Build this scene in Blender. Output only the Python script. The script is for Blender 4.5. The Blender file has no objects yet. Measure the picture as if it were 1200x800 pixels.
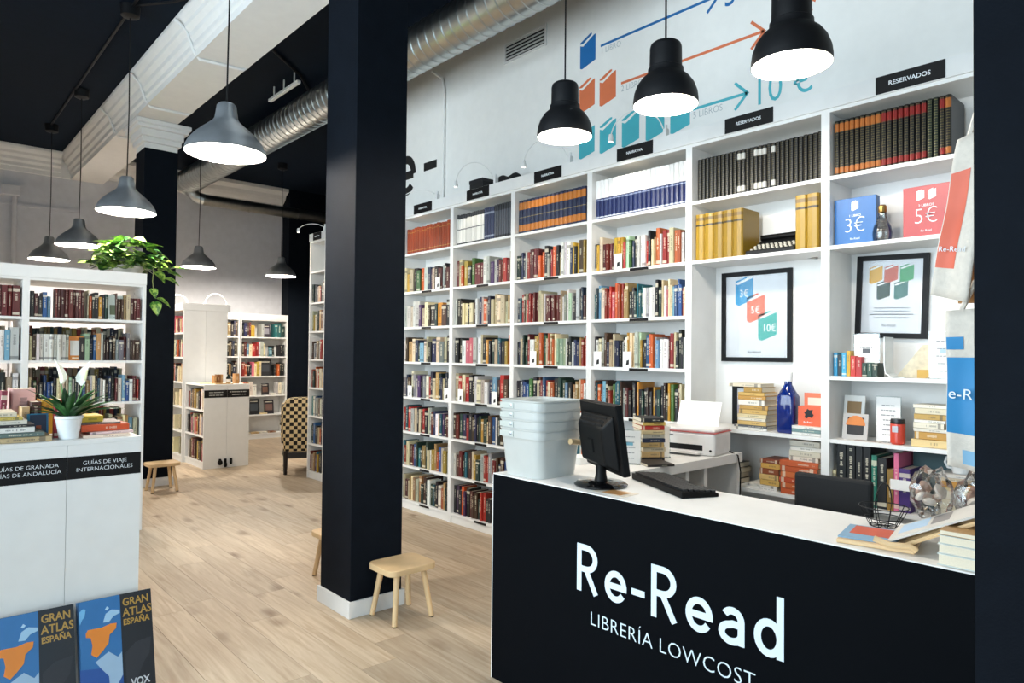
import bpy, bmesh, math, random
from mathutils import Matrix, Vector
random.seed(7)
PI = math.pi
scene = bpy.context.scene
COL = scene.collection

# ------------------------------------------------------------------ camera
EYE = 1.47
def camera():
    yaw, pit, rol = math.radians(41.93), math.radians(1.037), math.radians(.54)
    fw = Vector((math.sin(yaw)*math.cos(pit), math.cos(yaw)*math.cos(pit), math.sin(pit)))
    rt = Vector((math.cos(yaw), -math.sin(yaw), 0)); up = rt.cross(fw)
    rt2 = rt*math.cos(rol) + up*math.sin(rol); up2 = up*math.cos(rol) - rt*math.sin(rol)
    cd = bpy.data.cameras.new('camera'); cd.sensor_width = 36; cd.lens = 24; cd.clip_start = .05
    co = bpy.data.objects.new('camera', cd); COL.objects.link(co)
    M = Matrix((rt2, up2, -fw)).transposed().to_4x4(); M.translation = (0, 0, EYE)
    co.matrix_world = M; scene.camera = co
camera()
# ------------------------------------------------------------------ world, daylight, exposure
w = bpy.data.worlds.new('sky'); scene.world = w; w.use_nodes = True
bg = w.node_tree.nodes['Background']; bg.inputs[0].default_value = (.62, .80, 1, 1); bg.inputs[1].default_value = 1.2
scene.view_settings.view_transform = 'Standard'; scene.view_settings.look = 'None'
scene.view_settings.exposure = 0.0; scene.view_settings.gamma = 1
def area(name, loc, rot, sx, sy, power, col):
    l = bpy.data.lights.new(name, 'AREA'); l.shape = 'RECTANGLE'; l.size = sx; l.size_y = sy; l.energy = power; l.color = col
    o = bpy.data.objects.new(name, l); COL.objects.link(o); o.location = loc; o.rotation_euler = rot; return o
DAY = (.56, .82, 1.0)
area('daylight_front', (-.35, -2.75, 2.1), (PI/2, 0, 0), 3.3, 3.4, 85, DAY)
area('daylight_left', (-2.75, 2.9, 2.1), (PI/2, 0, -PI/2), 6.2, 3.4, 545, (.93, .965, 1.0))
LAMP = (1.0, .91, .79)

# ------------------------------------------------------------------ materials
def lin(h):
    if isinstance(h, str):
        h = [int(h[i:i+2], 16)/255 for i in (0, 2, 4)]
    return tuple(c/12.92 if c <= .04045 else ((c+.055)/1.055)**2.4 for c in h)
MATS = {}
def pm(name, hexc, rough=.5, metal=0, noise=.06, nscale=12, bump=0, bscale=60, coat=0, spec=.5):
    if name in MATS: return MATS[name]
    m = bpy.data.materials.new(name); m.use_nodes = True; nt = m.node_tree; b = nt.nodes['Principled BSDF']
    c = lin(hexc)
    b.inputs['Roughness'].default_value = rough; b.inputs['Metallic'].default_value = metal
    b.inputs['Coat Weight'].default_value = coat; b.inputs['Specular IOR Level'].default_value = spec
    tc = nt.nodes.new('ShaderNodeTexCoord')
    n = nt.nodes.new('ShaderNodeTexNoise'); n.inputs['Scale'].default_value = nscale; n.inputs['Detail'].default_value = 3
    nt.links.new(tc.outputs['Object'], n.inputs['Vector'])
    r = nt.nodes.new('ShaderNodeValToRGB')
    r.color_ramp.elements[0].position = .3; r.color_ramp.elements[1].position = .7
    r.color_ramp.elements[0].color = (*[x*(1-noise) for x in c], 1); r.color_ramp.elements[1].color = (*[min(1, x*(1+noise)) for x in c], 1)
    nt.links.new(n.outputs['Fac'], r.inputs['Fac']); nt.links.new(r.outputs['Color'], b.inputs['Base Color'])
    if bump:
        n2 = nt.nodes.new('ShaderNodeTexNoise'); n2.inputs['Scale'].default_value = bscale; n2.inputs['Detail'].default_value = 4
        nt.links.new(tc.outputs['Object'], n2.inputs['Vector'])
        bp = nt.nodes.new('ShaderNodeBump'); bp.inputs['Strength'].default_value = bump; bp.inputs['Distance'].default_value = .01
        nt.links.new(n2.outputs['Fac'], bp.inputs['Height']); nt.links.new(bp.outputs['Normal'], b.inputs['Normal'])
    MATS[name] = m; return m
def emis(name, col, s):
    if name in MATS: return MATS[name]
    m = bpy.data.materials.new(name); m.use_nodes = True; nt = m.node_tree; nt.nodes.remove(nt.nodes['Principled BSDF'])
    e = nt.nodes.new('ShaderNodeEmission'); e.inputs[0].default_value = (*col, 1); e.inputs[1].default_value = s
    nt.links.new(e.outputs[0], nt.nodes['Material Output'].inputs[0]); MATS[name] = m; return m
def glassy(name, col, rough=.05, thin=.7, refl=1.0):
    """thin clear sheet: mostly see-through with a glossy skin"""
    if name in MATS: return MATS[name]
    m = bpy.data.materials.new(name); m.use_nodes = True; nt = m.node_tree; nt.nodes.remove(nt.nodes['Principled BSDF'])
    t = nt.nodes.new('ShaderNodeBsdfTransparent'); t.inputs[0].default_value = (*lin(col), 1)
    g = nt.nodes.new('ShaderNodeBsdfGlossy'); g.inputs['Roughness'].default_value = rough
    f = nt.nodes.new('ShaderNodeFresnel'); f.inputs[0].default_value = 1.45
    a = nt.nodes.new('ShaderNodeMath'); a.operation = 'MULTIPLY_ADD'; a.inputs[1].default_value = refl; a.inputs[2].default_value = 1-thin; nt.links.new(f.outputs[0], a.inputs[0])
    x = nt.nodes.new('ShaderNodeMixShader'); nt.links.new(a.outputs[0], x.inputs[0]); nt.links.new(t.outputs[0], x.inputs[1]); nt.links.new(g.outputs[0], x.inputs[2])
    nt.links.new(x.outputs[0], nt.nodes['Material Output'].inputs[0]); MATS[name] = m; return m

WHITE = pm('white_melamine', 'E6E6E4', .42, noise=.02)
WALLW = pm('wall_white', 'EAE9E5', .85, noise=.02, bump=.06, bscale=90)
WALLG = pm('wall_grey', 'CBCCD1', .85, noise=.04, bump=.06, bscale=70)
PLASTER = pm('plaster_white', 'E4E4E2', .8, noise=.02, bump=.05)
NAVY = pm('navy_paint', '0A1018', .7, noise=.12, bump=.12, bscale=160, spec=.08)
CEILM = pm('ceiling_navy', '071422', .85, noise=.1, spec=.12)
COUNTER = pm('counter_navy', '03060B', .6, noise=.05, spec=.05)
BLACKP = pm('black_plastic', '060607', .45, noise=.05, spec=.15)
BLACKM = pm('black_metal', '0C0D10', .5, noise=.05, spec=.25)
SIGNB = pm('sign_black', '100F10', .55, noise=.05, spec=.25)
DUCTM = pm('galvanised', 'B9BBB8', .28, 1, noise=.10, nscale=6)
ALU = pm('brushed_aluminium', 'C6CBD0', .34, .8, noise=.1, nscale=9)
def _brushed(m):
    nt = m.node_tree; b = nt.nodes['Principled BSDF']; t = nt.nodes.new('ShaderNodeTangent'); t.direction_type = 'RADIAL'; t.axis = 'Z'
    b.inputs['Anisotropic'].default_value = .85; nt.links.new(t.outputs[0], b.inputs['Tangent'])
_brushed(ALU)
LAMPIN = pm('lamp_white', 'F4F2EE', .5, noise=.01)
PRINTW = pm('print_white', 'E9EEF2', .6, noise=.01)
LOGOW = pm('logo_white', 'D3E2EC', .55, noise=.01)
STOOLW = pm('birch', 'D9B98C', .5, noise=.12, nscale=5)
PAGES = pm('paper_edges', 'E2D8C2', .9, noise=.08, nscale=40)
PAPER = pm('paper_white', 'F0EFEC', .8, noise=.02)
def paint(hexc, rough=.55): return pm('paint_'+hexc, hexc, rough, noise=.04)

# wood floor
def floor_mat():
    m = bpy.data.materials.new('oak_plank'); m.use_nodes = True; nt = m.node_tree; N = nt.nodes; L = nt.links; b = N['Principled BSDF']
    geo = N.new('ShaderNodeNewGeometry'); oi = N.new('ShaderNodeObjectInfo')
    off = N.new('ShaderNodeVectorMath'); off.operation = 'SCALE'; off.inputs[0].default_value = (13, 7, 3); L.new(oi.outputs['Random'], off.inputs['Scale'])
    add = N.new('ShaderNodeVectorMath'); L.new(geo.outputs['Position'], add.inputs[0]); L.new(off.outputs[0], add.inputs[1])
    mp = N.new('ShaderNodeMapping'); mp.inputs['Scale'].default_value = (26, 1.6, 1); L.new(add.outputs[0], mp.inputs[0])
    g = N.new('ShaderNodeTexNoise'); g.inputs['Scale'].default_value = 1; g.inputs['Detail'].default_value = 6; g.inputs['Distortion'].default_value = 1.4; L.new(mp.outputs[0], g.inputs['Vector'])
    mp2 = N.new('ShaderNodeMapping'); mp2.inputs['Scale'].default_value = (6, 2.2, 1); L.new(add.outputs[0], mp2.inputs[0])
    k = N.new('ShaderNodeTexVoronoi'); k.inputs['Scale'].default_value = .75; L.new(mp2.outputs[0], k.inputs['Vector'])
    n3 = N.new('ShaderNodeTexNoise'); n3.inputs['Scale'].default_value = 5; L.new(add.outputs[0], n3.inputs['Vector'])
    sub = N.new('ShaderNodeMath'); sub.operation = 'MULTIPLY_ADD'; sub.inputs[1].default_value = .35; L.new(n3.outputs['Fac'], sub.inputs[0]); L.new(k.outputs['Distance'], sub.inputs[2])
    kr = N.new('ShaderNodeValToRGB'); kr.color_ramp.elements[0].position = .17; kr.color_ramp.elements[1].position = .40
    kr.color_ramp.elements[0].color = (.42, .33, .25, 1); kr.color_ramp.elements[1].color = (1, 1, 1, 1); L.new(sub.outputs[0], kr.inputs[0])
    gr = N.new('ShaderNodeValToRGB'); gr.color_ramp.elements[0].position = .28; gr.color_ramp.elements[1].position = .68
    gr.color_ramp.elements[0].color = (*lin('A58F75'), 1); gr.color_ramp.elements[1].color = (*lin('C4B39C'), 1); L.new(g.outputs['Fac'], gr.inputs[0])
    mx = N.new('ShaderNodeMixRGB'); mx.blend_type = 'MULTIPLY'; mx.inputs[0].default_value = 1; L.new(gr.outputs[0], mx.inputs[1]); L.new(kr.outputs[0], mx.inputs[2])
    hv = N.new('ShaderNodeHueSaturation'); L.new(mx.outputs[0], hv.inputs['Color'])
    ma = N.new('ShaderNodeMath'); ma.operation = 'MULTIPLY_ADD'; ma.inputs[1].default_value = .26; ma.inputs[2].default_value = .87; L.new(oi.outputs['Random'], ma.inputs[0]); L.new(ma.outputs[0], hv.inputs['Value'])
    L.new(hv.outputs[0], b.inputs['Base Color']); b.inputs['Roughness'].default_value = .48; b.inputs['Specular IOR Level'].default_value = .35
    return m
OAK = floor_mat()

# book cover: colour from the object (or the mesh attribute), spine print from the UVs
def book_mat(name, attr):
    m = bpy.data.materials.new(name); m.use_nodes = True; nt = m.node_tree; N = nt.nodes; L = nt.links; b = N['Principled BSDF']
    if attr:
        a = N.new('ShaderNodeAttribute'); a.attribute_name = 'Col'; col = a.outputs['Color']; rnd = a.outputs['Alpha']
    else:
        a = N.new('ShaderNodeObjectInfo'); col = a.outputs['Color']; rnd = a.outputs['Random']
    uv = N.new('ShaderNodeUVMap'); uv.uv_map = 'UVMap'; sp = N.new('ShaderNodeSeparateXYZ'); L.new(uv.outputs[0], sp.inputs[0])
    def mth(op, x, y=None, z=None):
        n = N.new('ShaderNodeMath'); n.operation = op
        for i, q in enumerate((x, y, z)):
            if q is None: continue
            if isinstance(q, (int, float)): n.inputs[i].default_value = q
            else: L.new(q, n.inputs[i])
        return n.outputs[0]
    u, v = sp.outputs[0], sp.outputs[1]
    vv = mth('MULTIPLY', v, 38.0); cell = mth('FLOOR', vv); fr = mth('FRACT', vv)
    wn = N.new('ShaderNodeTexWhiteNoise'); wn.noise_dimensions = '2D'; cb = N.new('ShaderNodeCombineXYZ'); L.new(cell, cb.inputs[0]); L.new(mth('MULTIPLY', rnd, 97.0), cb.inputs[1]); L.new(cb.outputs[0], wn.inputs['Vector'])
    let = mth('MULTIPLY', mth('GREATER_THAN', wn.outputs['Value'], .22), mth('LESS_THAN', fr, .72))
    du = mth('ABSOLUTE', mth('SUBTRACT', u, .5))
    let = mth('MULTIPLY', let, mth('LESS_THAN', du, mth('MULTIPLY_ADD', wn.outputs['Value'], .10, .08)))
    lo = mth('MULTIPLY_ADD', rnd, .25, .28); hi = mth('MULTIPLY_ADD', mth('FRACT', mth('MULTIPLY', rnd, 7.3)), .22, .70)
    let = mth('MULTIPLY', let, mth('MULTIPLY', mth('GREATER_THAN', v, lo), mth('LESS_THAN', v, hi)))
    r2 = mth('FRACT', mth('MULTIPLY', rnd, 13.7))
    band = mth('MULTIPLY', mth('MULTIPLY', mth('GREATER_THAN', v, .80), mth('LESS_THAN', v, .90)), mth('GREATER_THAN', r2, .75))
    band2 = mth('MULTIPLY', mth('MULTIPLY', mth('GREATER_THAN', v, .05), mth('LESS_THAN', v, .13)), mth('GREATER_THAN', mth('FRACT', mth('MULTIPLY', rnd, 31.1)), .72))
    bw = N.new('ShaderNodeRGBToBW'); L.new(col, bw.inputs[0])
    dark = mth('LESS_THAN', bw.outputs[0], .30)
    ink = N.new('ShaderNodeMixRGB'); L.new(dark, ink.inputs[0]); ink.inputs[1].default_value = (.03, .03, .035, 1); ink.inputs[2].default_value = (.80, .74, .58, 1)
    on = mth('MULTIPLY', mth('MAXIMUM', let, mth('MAXIMUM', band, band2)), mth('GREATER_THAN', v, 0.0))
    mx = N.new('ShaderNodeMixRGB'); L.new(mth('MULTIPLY', on, .6), mx.inputs[0]); L.new(col, mx.inputs[1]); L.new(ink.outputs[0], mx.inputs[2])
    L.new(mx.outputs[0], b.inputs['Base Color']); b.inputs['Roughness'].default_value = .5
    return m
BOOKM = book_mat('book_cover', False); BOOKS = book_mat('book_cover_mass', True)

def set_mat(name, base, bands=(), ribs=None, rough=.4):
    """cover of a bound set: bands = [(v0, v1, hex)], ribs = (count, hex)"""
    m = bpy.data.materials.new(name); m.use_nodes = True; nt = m.node_tree; N = nt.nodes; L = nt.links; b = N['Principled BSDF']
    uv = N.new('ShaderNodeUVMap'); uv.uv_map = 'UVMap'; sp = N.new('ShaderNodeSeparateXYZ'); L.new(uv.outputs[0], sp.inputs[0])
    oi = N.new('ShaderNodeObjectInfo')
    def mth(op, x, y):
        n = N.new('ShaderNodeMath'); n.operation = op
        for i, q in enumerate((x, y)):
            if isinstance(q, (int, float)): n.inputs[i].default_value = q
            else: L.new(q, n.inputs[i])
        return n.outputs[0]
    v = sp.outputs[1]
    hv = N.new('ShaderNodeHueSaturation'); hv.inputs['Color'].default_value = (*lin(base), 1)
    va = N.new('ShaderNodeMath'); va.operation = 'MULTIPLY_ADD'; va.inputs[1].default_value = .4; va.inputs[2].default_value = .8; L.new(oi.outputs['Random'], va.inputs[0]); L.new(va.outputs[0], hv.inputs['Value'])
    cur = hv.outputs[0]
    if ribs:
        f = mth('FRACT', mth('MULTIPLY', v, float(ribs[0])), 0); on = mth('MULTIPLY', mth('LESS_THAN', f, .28), mth('GREATER_THAN', v, 0.0))
        du = mth('ABSOLUTE', mth('SUBTRACT', sp.outputs[0], .5), 0); on = mth('MULTIPLY', on, mth('LESS_THAN', du, .33))
        x = N.new('ShaderNodeMixRGB'); L.new(mth('MULTIPLY', on, .75), x.inputs[0]); L.new(cur, x.inputs[1]); x.inputs[2].default_value = (*lin(ribs[1]), 1); cur = x.outputs[0]
    for v0, v1, h in bands:
        on = mth('MULTIPLY', mth('GREATER_THAN', v, v0), mth('LESS_THAN', v, v1))
        x = N.new('ShaderNodeMixRGB'); L.new(on, x.inputs[0]); L.new(cur, x.inputs[1]); x.inputs[2].default_value = (*lin(h), 1); cur = x.outputs[0]
    L.new(cur, b.inputs['Base Color']); b.inputs['Roughness'].default_value = rough
    return m

# ------------------------------------------------------------------ mesh helpers
class MB:
    def __init__(s): s.v = []; s.f = []
    def add(s, vs, fs, M=None):
        o = len(s.v); s.v += [tuple(M @ Vector(p)) if M else tuple(p) for p in vs]; s.f += [tuple(i+o for i in f) for f in fs]; return s
    def box(s, x0, y0, z0, x1, y1, z1, M=None):
        vs = [(x0,y0,z0),(x1,y0,z0),(x1,y1,z0),(x0,y1,z0),(x0,y0,z1),(x1,y0,z1),(x1,y1,z1),(x0,y1,z1)]
        return s.add(vs, [(0,3,2,1),(4,5,6,7),(0,1,5,4),(1,2,6,5),(2,3,7,6),(3,0,4,7)], M)
    def prism(s, pts, z0, z1, M=None):
        n = len(pts); vs = [(x,y,z0) for x,y in pts]+[(x,y,z1) for x,y in pts]
        fs = [tuple(range(n-1,-1,-1)), tuple(range(n,2*n))]+[(i,(i+1)%n,n+(i+1)%n,n+i) for i in range(n)]
        return s.add(vs, fs, M)
    def lathe(s, prof, n=24, M=None, cap=False):
        vs = []; fs = []
        for r, z in prof:
            for i in range(n): a = 2*PI*i/n; vs.append((r*math.cos(a), r*math.sin(a), z))
        for j in range(len(prof)-1):
            for i in range(n): k = (i+1)%n; fs.append((j*n+i, j*n+k, (j+1)*n+k, (j+1)*n+i))
        if cap: fs += [tuple(range(n-1,-1,-1)), tuple((len(prof)-1)*n+i for i in range(n))]
        return s.add(vs, fs, M)
    def tube(s, pts, r, n=8):
        P = [Vector(p) for p in pts]; vs = []; fs = []; up = None
        for i, p in enumerate(P):
            d = (P[min(i+1,len(P)-1)]-P[max(i-1,0)]).normalized()
            if up is None: up = d.orthogonal().normalized()
            a = (up-d*up.dot(d)).normalized(); up = a; b = d.cross(a)
            rr = r[i] if isinstance(r, (list, tuple)) else r
            for k in range(n): t = 2*PI*k/n; vs.append(tuple(p+a*rr*math.cos(t)+b*rr*math.sin(t)))
        for j in range(len(P)-1):
            for i in range(n): k = (i+1)%n; fs.append((j*n+i, j*n+k, (j+1)*n+k, (j+1)*n+i))
        fs += [tuple(range(n-1,-1,-1)), tuple((len(P)-1)*n+i for i in range(n))]
        return s.add(vs, fs)
    def sheet(s, fn, nu, nv, thick=.0):
        vs = [fn(i/nu, j/nv) for j in range(nv+1) for i in range(nu+1)]
        fs = [(j*(nu+1)+i, j*(nu+1)+i+1, (j+1)*(nu+1)+i+1, (j+1)*(nu+1)+i) for j in range(nv) for i in range(nu)]
        return s.add(vs, fs)
    def mesh(s, name, mat, smooth=False):
        me = bpy.data.meshes.new(name); me.from_pydata(s.v, [], s.f); me.update()
        if mat: me.materials.append(mat)
        if smooth:
            me.polygons.foreach_set('use_smooth', [True]*len(me.polygons)); me.set_sharp_from_angle(angle=math.radians(40))
        return me
def tag(o, label=None, cat=None, group=None, kind=None):
    if label: o['label'] = label
    if cat: o['category'] = cat
    if group: o['group'] = group
    if kind: o['kind'] = kind
    return o
def link(name, data, parent=None, loc=None, rotz=None, M=None):
    o = bpy.data.objects.new(name, data); COL.objects.link(o)
    if parent: o.parent = parent
    if loc is not None: o.location = loc
    if rotz: o.rotation_euler = (0, 0, rotz)
    if M is not None: o.matrix_local = M
    return o
def obj(name, mb, mat, parent=None, smooth=False, bevel=0, solid=0, sub=0, loc=None, rotz=None, M=None, **kw):
    o = link(name, mb.mesh(name, mat, smooth), parent, loc, rotz, M)
    if solid: q = o.modifiers.new('solid', 'SOLIDIFY'); q.thickness = solid; q.offset = 0
    if bevel: q = o.modifiers.new('bevel', 'BEVEL'); q.width = bevel; q.segments = 2; q.limit_method = 'ANGLE'
    if sub: q = o.modifiers.new('sub', 'SUBSURF'); q.levels = sub; q.render_levels = sub
    return tag(o, **kw)
def thing(name, label, cat, loc=(0,0,0), rotz=0, group=None, kind=None):
    return tag(link(name, None, None, loc, rotz), label, cat, group, kind)
def B(*a, M=None): return MB().box(*a, M=M)
def copy_tree(o, parent=None):
    c = o.copy(); COL.objects.link(c); c.parent = parent
    for ch in list(o.children): copy_tree(ch, c)
    return c
# frame for flat print: columns = text right, text up, outward normal
def frame(right, up, loc):
    r, u = Vector(right), Vector(up); n = r.cross(u)
    M = Matrix((r, u, n)).transposed().to_4x4(); M.translation = loc; return M
def wallM(x, y, z): return frame((0,-1,0), (0,0,1), (x, y, z))     # on a face looking towards -X
def frontM(x, y, z): return frame((1,0,0), (0,0,1), (x, y, z))     # on a face looking towards -Y
TXT = {}
def text(s, size, mat, parent, M, align='LEFT', thin=0, sx=1, space=1, name='lettering'):
    cu = bpy.data.curves.new('t', 'FONT'); cu.body = s; cu.size = size; cu.align_x = align; cu.extrude = .0004; cu.offset = thin; cu.space_character = space; cu.resolution_u = 3
    to = bpy.data.objects.new('t', cu); COL.objects.link(to)
    dg = bpy.context.evaluated_depsgraph_get(); me = bpy.data.meshes.new_from_object(to.evaluated_get(dg))
    bpy.data.objects.remove(to); bpy.data.curves.remove(cu)
    me.name = name
    me.materials.clear(); me.materials.append(mat)
    o = link(name, me, parent, M=M @ Matrix.Diagonal((sx, 1, 1, 1))); return o
def strokes(paths, wd, M, mat, parent, name, th=.0016):
    """flat ribbons of constant width following 2-D centre lines"""
    mb = MB()
    for k, P in enumerate(paths):
        P = [Vector((*p, 0)) for i_, p in enumerate(P) if i_ == 0 or (p[0]-P[i_-1][0])**2+(p[1]-P[i_-1][1])**2 > 1e-7]; closed = (P[0]-P[-1]).length < 1e-6; n = len(P)
        L = []; R = []
        for i, p in enumerate(P):
            a = P[i-1] if i else (P[-2] if closed else None); b = P[i+1] if i < n-1 else (P[1] if closed else None)
            d1 = (p-a).normalized() if a is not None else None; d2 = (b-p).normalized() if b is not None else None
            d = ((d1 or d2)+(d2 or d1)).normalized(); nn = Vector((-d.y, d.x, 0))
            c = nn.dot(Vector((-(d1 or d2).y, (d1 or d2).x, 0))); q = wd/2/max(c, .5)
            L.append(p+nn*q); R.append(p-nn*q)
        z0, z1 = 0, th+k*.00012
        for i in range(n-1):
            mb.prism([tuple(L[i])[:2], tuple(R[i])[:2], tuple(R[i+1])[:2], tuple(L[i+1])[:2]], z0, z1, M)
    return obj(name, mb, mat, parent)
def arc(cx, cy, rx, ry, a0, a1, n=14):
    return [(cx+rx*math.cos(math.radians(a0+(a1-a0)*i/n)), cy+ry*math.sin(math.radians(a0+(a1-a0)*i/n))) for i in range(n+1)]

# ================================================================== STRUCTURE
XL, XR, YF, YB, ZC = -2.6, 3.88, -2.6, 11.7, 4.3
S = dict(kind='structure')
fl = obj('floor', B(XL, YF, -.12, 5.7, YB, -.006), paint('A08C72'), **S)
PW, PL = .192, 1.28
def plank_mesh():
    return MB().prism([(-PW/2+.0006, -.5), (PW/2-.0006, -.5), (PW/2-.0006, .5), (-PW/2+.0006, .5)], -.006, 0).mesh('plank', OAK)
pme = plank_mesh(); rest = MB()
ix = 0; x = XL+PW/2
rr = random.Random(3)
while x+PW/2 < 5.72:
    y = YF - rr.random()*PL
    while y < YB:
        a, b = max(y, YF), min(y+PL, YB)
        inview = b-a > .05 and .75 < x < 5.0 and b > 2.2+max(0, (x-3)*.2) and a > x*1.1-2.2 and b > x*1.0
        if inview:
            o = link('plank', pme, fl, loc=(x, (a+b)/2, 0)); o.scale = (1, b-a-.0012, 1)
        elif b-a > .01: rest.box(x-PW/2+.0012, a+.0012, -.006, x+PW/2-.0012, b-.0012, 0)
        y += PL
    x += PW
obj('plank_field', rest, OAK, fl, kind='stuff')
obj('wall_right', B(XR, YF, 0, XR+.2, 7.65, ZC), WALLW, **S)
obj('wall_right_return', B(XR+.2, 7.45, 0, 5.9, 7.65, ZC), WALLG, **S)
obj('wall_right_back', B(5.7, 7.65, 0, 5.9, YB, ZC), NAVY, **S)
wb = obj('wall_back', B(XL, YB, 0, 5.9, YB+.2, ZC), WALLG, **S)
obj('picture_rail', B(XL, YB-.025, 3.47, 1.95, YB, 3.51), WALLG, wb)
obj('wall_pipe', MB().tube([(1.16, YB-.05, 0), (1.16, YB-.05, 3.62)], .03, 10), WALLG, wb, smooth=True)
obj('pipe_box', B(1.0, YB-.1, 3.6, 1.22, YB, 3.74), WALLG, wb, bevel=.006)
wl = MB().box(XL-.2, YF, 0, XL, -.2, ZC).box(XL-.2, 6.0, 0, XL, YB, ZC).box(XL-.2, -.2, 0, XL, 6.0, .4).box(XL-.2, -.2, 3.9, XL, 6.0, ZC)
obj('wall_left', wl, WALLW, **S)
wf = MB().box(XL, YF-.2, 0, -2.0, YF, ZC).box(1.3, YF-.2, 0, 4.08, YF, ZC).box(-2.0, YF-.2, 0, 1.3, YF, .4).box(-2.0, YF-.2, 3.9, 1.3, YF, ZC)
obj('wall_front', wf, WALLW, **S)
def window(n, M, wd):
    f = obj('window_%d' % n, MB().box(0, 0, .4, wd, .06, .46, M).box(0, 0, 3.84, wd, .06, 3.9, M).box(0, 0, .46, .06, .06, 3.84, M).box(wd-.06, 0, .46, wd, .06, 3.84, M), BLACKM, **S)
    k = 3
    for i in range(1, k): obj('mullion', B(wd*i/k-.03, 0, .46, wd*i/k+.03, .06, 3.84, M=M), BLACKM, f)
    for i in range(k): obj('pane', B(wd*i/k+.03, .025, .46, wd*(i+1)/k-.03, .033, 3.84, M=M), glassy('window_glass', 'F4FAFC', .02, .98), f)
window(1, Matrix.Translation((-2.0, YF-.13, 0)), 3.3)
window(2, Matrix.Translation((XL-.07, -.2, 0)) @ Matrix.Rotation(PI/2, 4, 'Z'), 6.2)
obj('ceiling', B(XL-.2, YF-.2, ZC, 5.9, YB+.2, ZC+.12), CEILM, **S)

# boxed beam with a stepped plaster moulding on its left flank
bm = obj('trim_1', B(1.83, YF, 3.95, 2.23, YB, ZC-.001), PLASTER, **S)
def mould(pts, name, parent, M, length, mat=PLASTER):
    # profile in (x = away from the wall, z) swept along local y
    n = len(pts); vs = [(x, 0, z) for x, z in pts]+[(x, length, z) for x, z in pts]
    fs = [tuple(range(n)), tuple(range(2*n-1, n-1, -1))]+[(i, n+i, n+(i+1)%n, (i+1)%n) for i in range(n)]
    return obj(name, MB().add(vs, fs, M), mat, parent)
crown = [(0, 0), (-.012, 0), (-.012, .06), (-.03, .075), (-.03, .12), (-.055, .15), (-.06, .19), (-.095, .225), (-.10, .26), (-.125, .285), (-.14, .315), (-.14, .348), (0, .348)]
mould(crown, 'moulding', bm, Matrix.Translation((1.83, YF, 3.95)), YB-YF)
c2 = obj('trim_2', B(XL, YB-.03, 3.95, 1.83, YB, ZC-.001), PLASTER, **S)
mould(crown, 'moulding', c2, Matrix.Translation((1.69, YB-.03, 3.951)) @ Matrix.Rotation(PI/2, 4, 'Z'), 1.69-XL)
c3 = obj('trim_3', B(2.23, YB-.03, 4.02, 5.0, YB, ZC-.001), PLASTER, **S)
mould([(0, 0), (-.012, 0), (-.012, .03), (-.08, .07), (-.12, .11), (-.15, .17), (-.26, .22), (-.26, .275), (0, .275)], 'moulding', c3, Matrix.Translation((5.0, YB-.03, 4.02)) @ Matrix.Rotation(PI/2, 4, 'Z'), 2.77)
obj('pillar_back', B(5.02, 11.42, 0, 5.7, YB, ZC), NAVY, **S)
def pillar(x0, y0, w, d, top, label):
    p = obj('pillar', B(x0, y0, 0, x0+w, y0+d, top), NAVY, label=label, bevel=.004, **S)
    t = .015
    for a in ((x0-t, y0-t, x0+w+t, y0), (x0-t, y0, x0, y0+d), (x0+w, y0, x0+w+t, y0+d), (x0-t, y0+d, x0+w+t, y0+d+t)):
        obj('baseboard', B(a[0], a[1], 0, a[2], a[3], .09), WHITE, p, bevel=.002)
    return p
pillar(1.885, 3.418, .332, .36, 3.95, 'thick black square pillar with white baseboard standing between two stools')
pillar(1.885, .105, .325, .365, 3.95, 'black pillar at the end of the counter with tote bags')
pl = pillar(1.93, 8.1, .335, .36, 3.66, 'black pillar behind the small stool and potted pothos')
cap = MB()
for e, z0, z1 in ((.0, 3.66, 3.72), (.03, 3.72, 3.78), (.05, 3.78, 3.86), (.09, 3.86, 3.9), (.11, 3.9, 3.948)):
    cap.box(1.93-e, 8.1-e, z0, 2.265+e, 8.46+e, z1)
obj('capital', cap, PLASTER, pl, bevel=.008)

# ================================================================== BOOKCASES
ROWS = [.085, .408, .73, 1.056, 1.387, 1.714]
UP = [2.047, 2.41]
SHADOWPIN = None
def bookcase(label, group, loc, rotz, w, rows, top, fascia=.09, d=.28, back=True, left=True, right=True, labels=False, name='bookcase', th=.02):
    """local x = width to the right, y = depth away from the front, z up"""
    t = thing(name, label, 'bookcase', loc, rotz, group)
    if left: obj('side_panel', B(0, 0, 0, th, d, top), WHITE, t)
    if right: obj('side_panel', B(w-th, 0, 0, w, d, top), WHITE, t)
    if back: obj('back_panel', B(th, d-.006, .0, w-th, d-.001, top), WHITE, t)
    obj('plinth', B(th, .012, 0, w-th, .03, rows[0]-.02), WHITE, t)
    for i, z in enumerate(rows):
        s = obj('shelf', B(th, .003, z-.02, w-th, d-.006, z), WHITE, t)
        if labels and i < 7:
            obj('shelf_label', B(w*.44, .0, z-.022, w*.44+.15, .0025, z-.004), SIGNB, s)
            obj('shelf_label', B(w*.44-.06, .0, z-.02, w*.44-.005, .0025, z-.006), PAPER, s)
    obj('top_panel', B(th, .0, top-.02, w-th, d, top-.0005), WHITE, t)
    if fascia: obj('fascia', B(-.0, -.012, top-.001, w, .012, top+fascia), WHITE, t)
    return t
WALLX = 3.59
EDGES = [7.58, 7.18, 6.41, 5.61, 4.80, 4.0, 3.195, 2.385, 1.555, .745]
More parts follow.
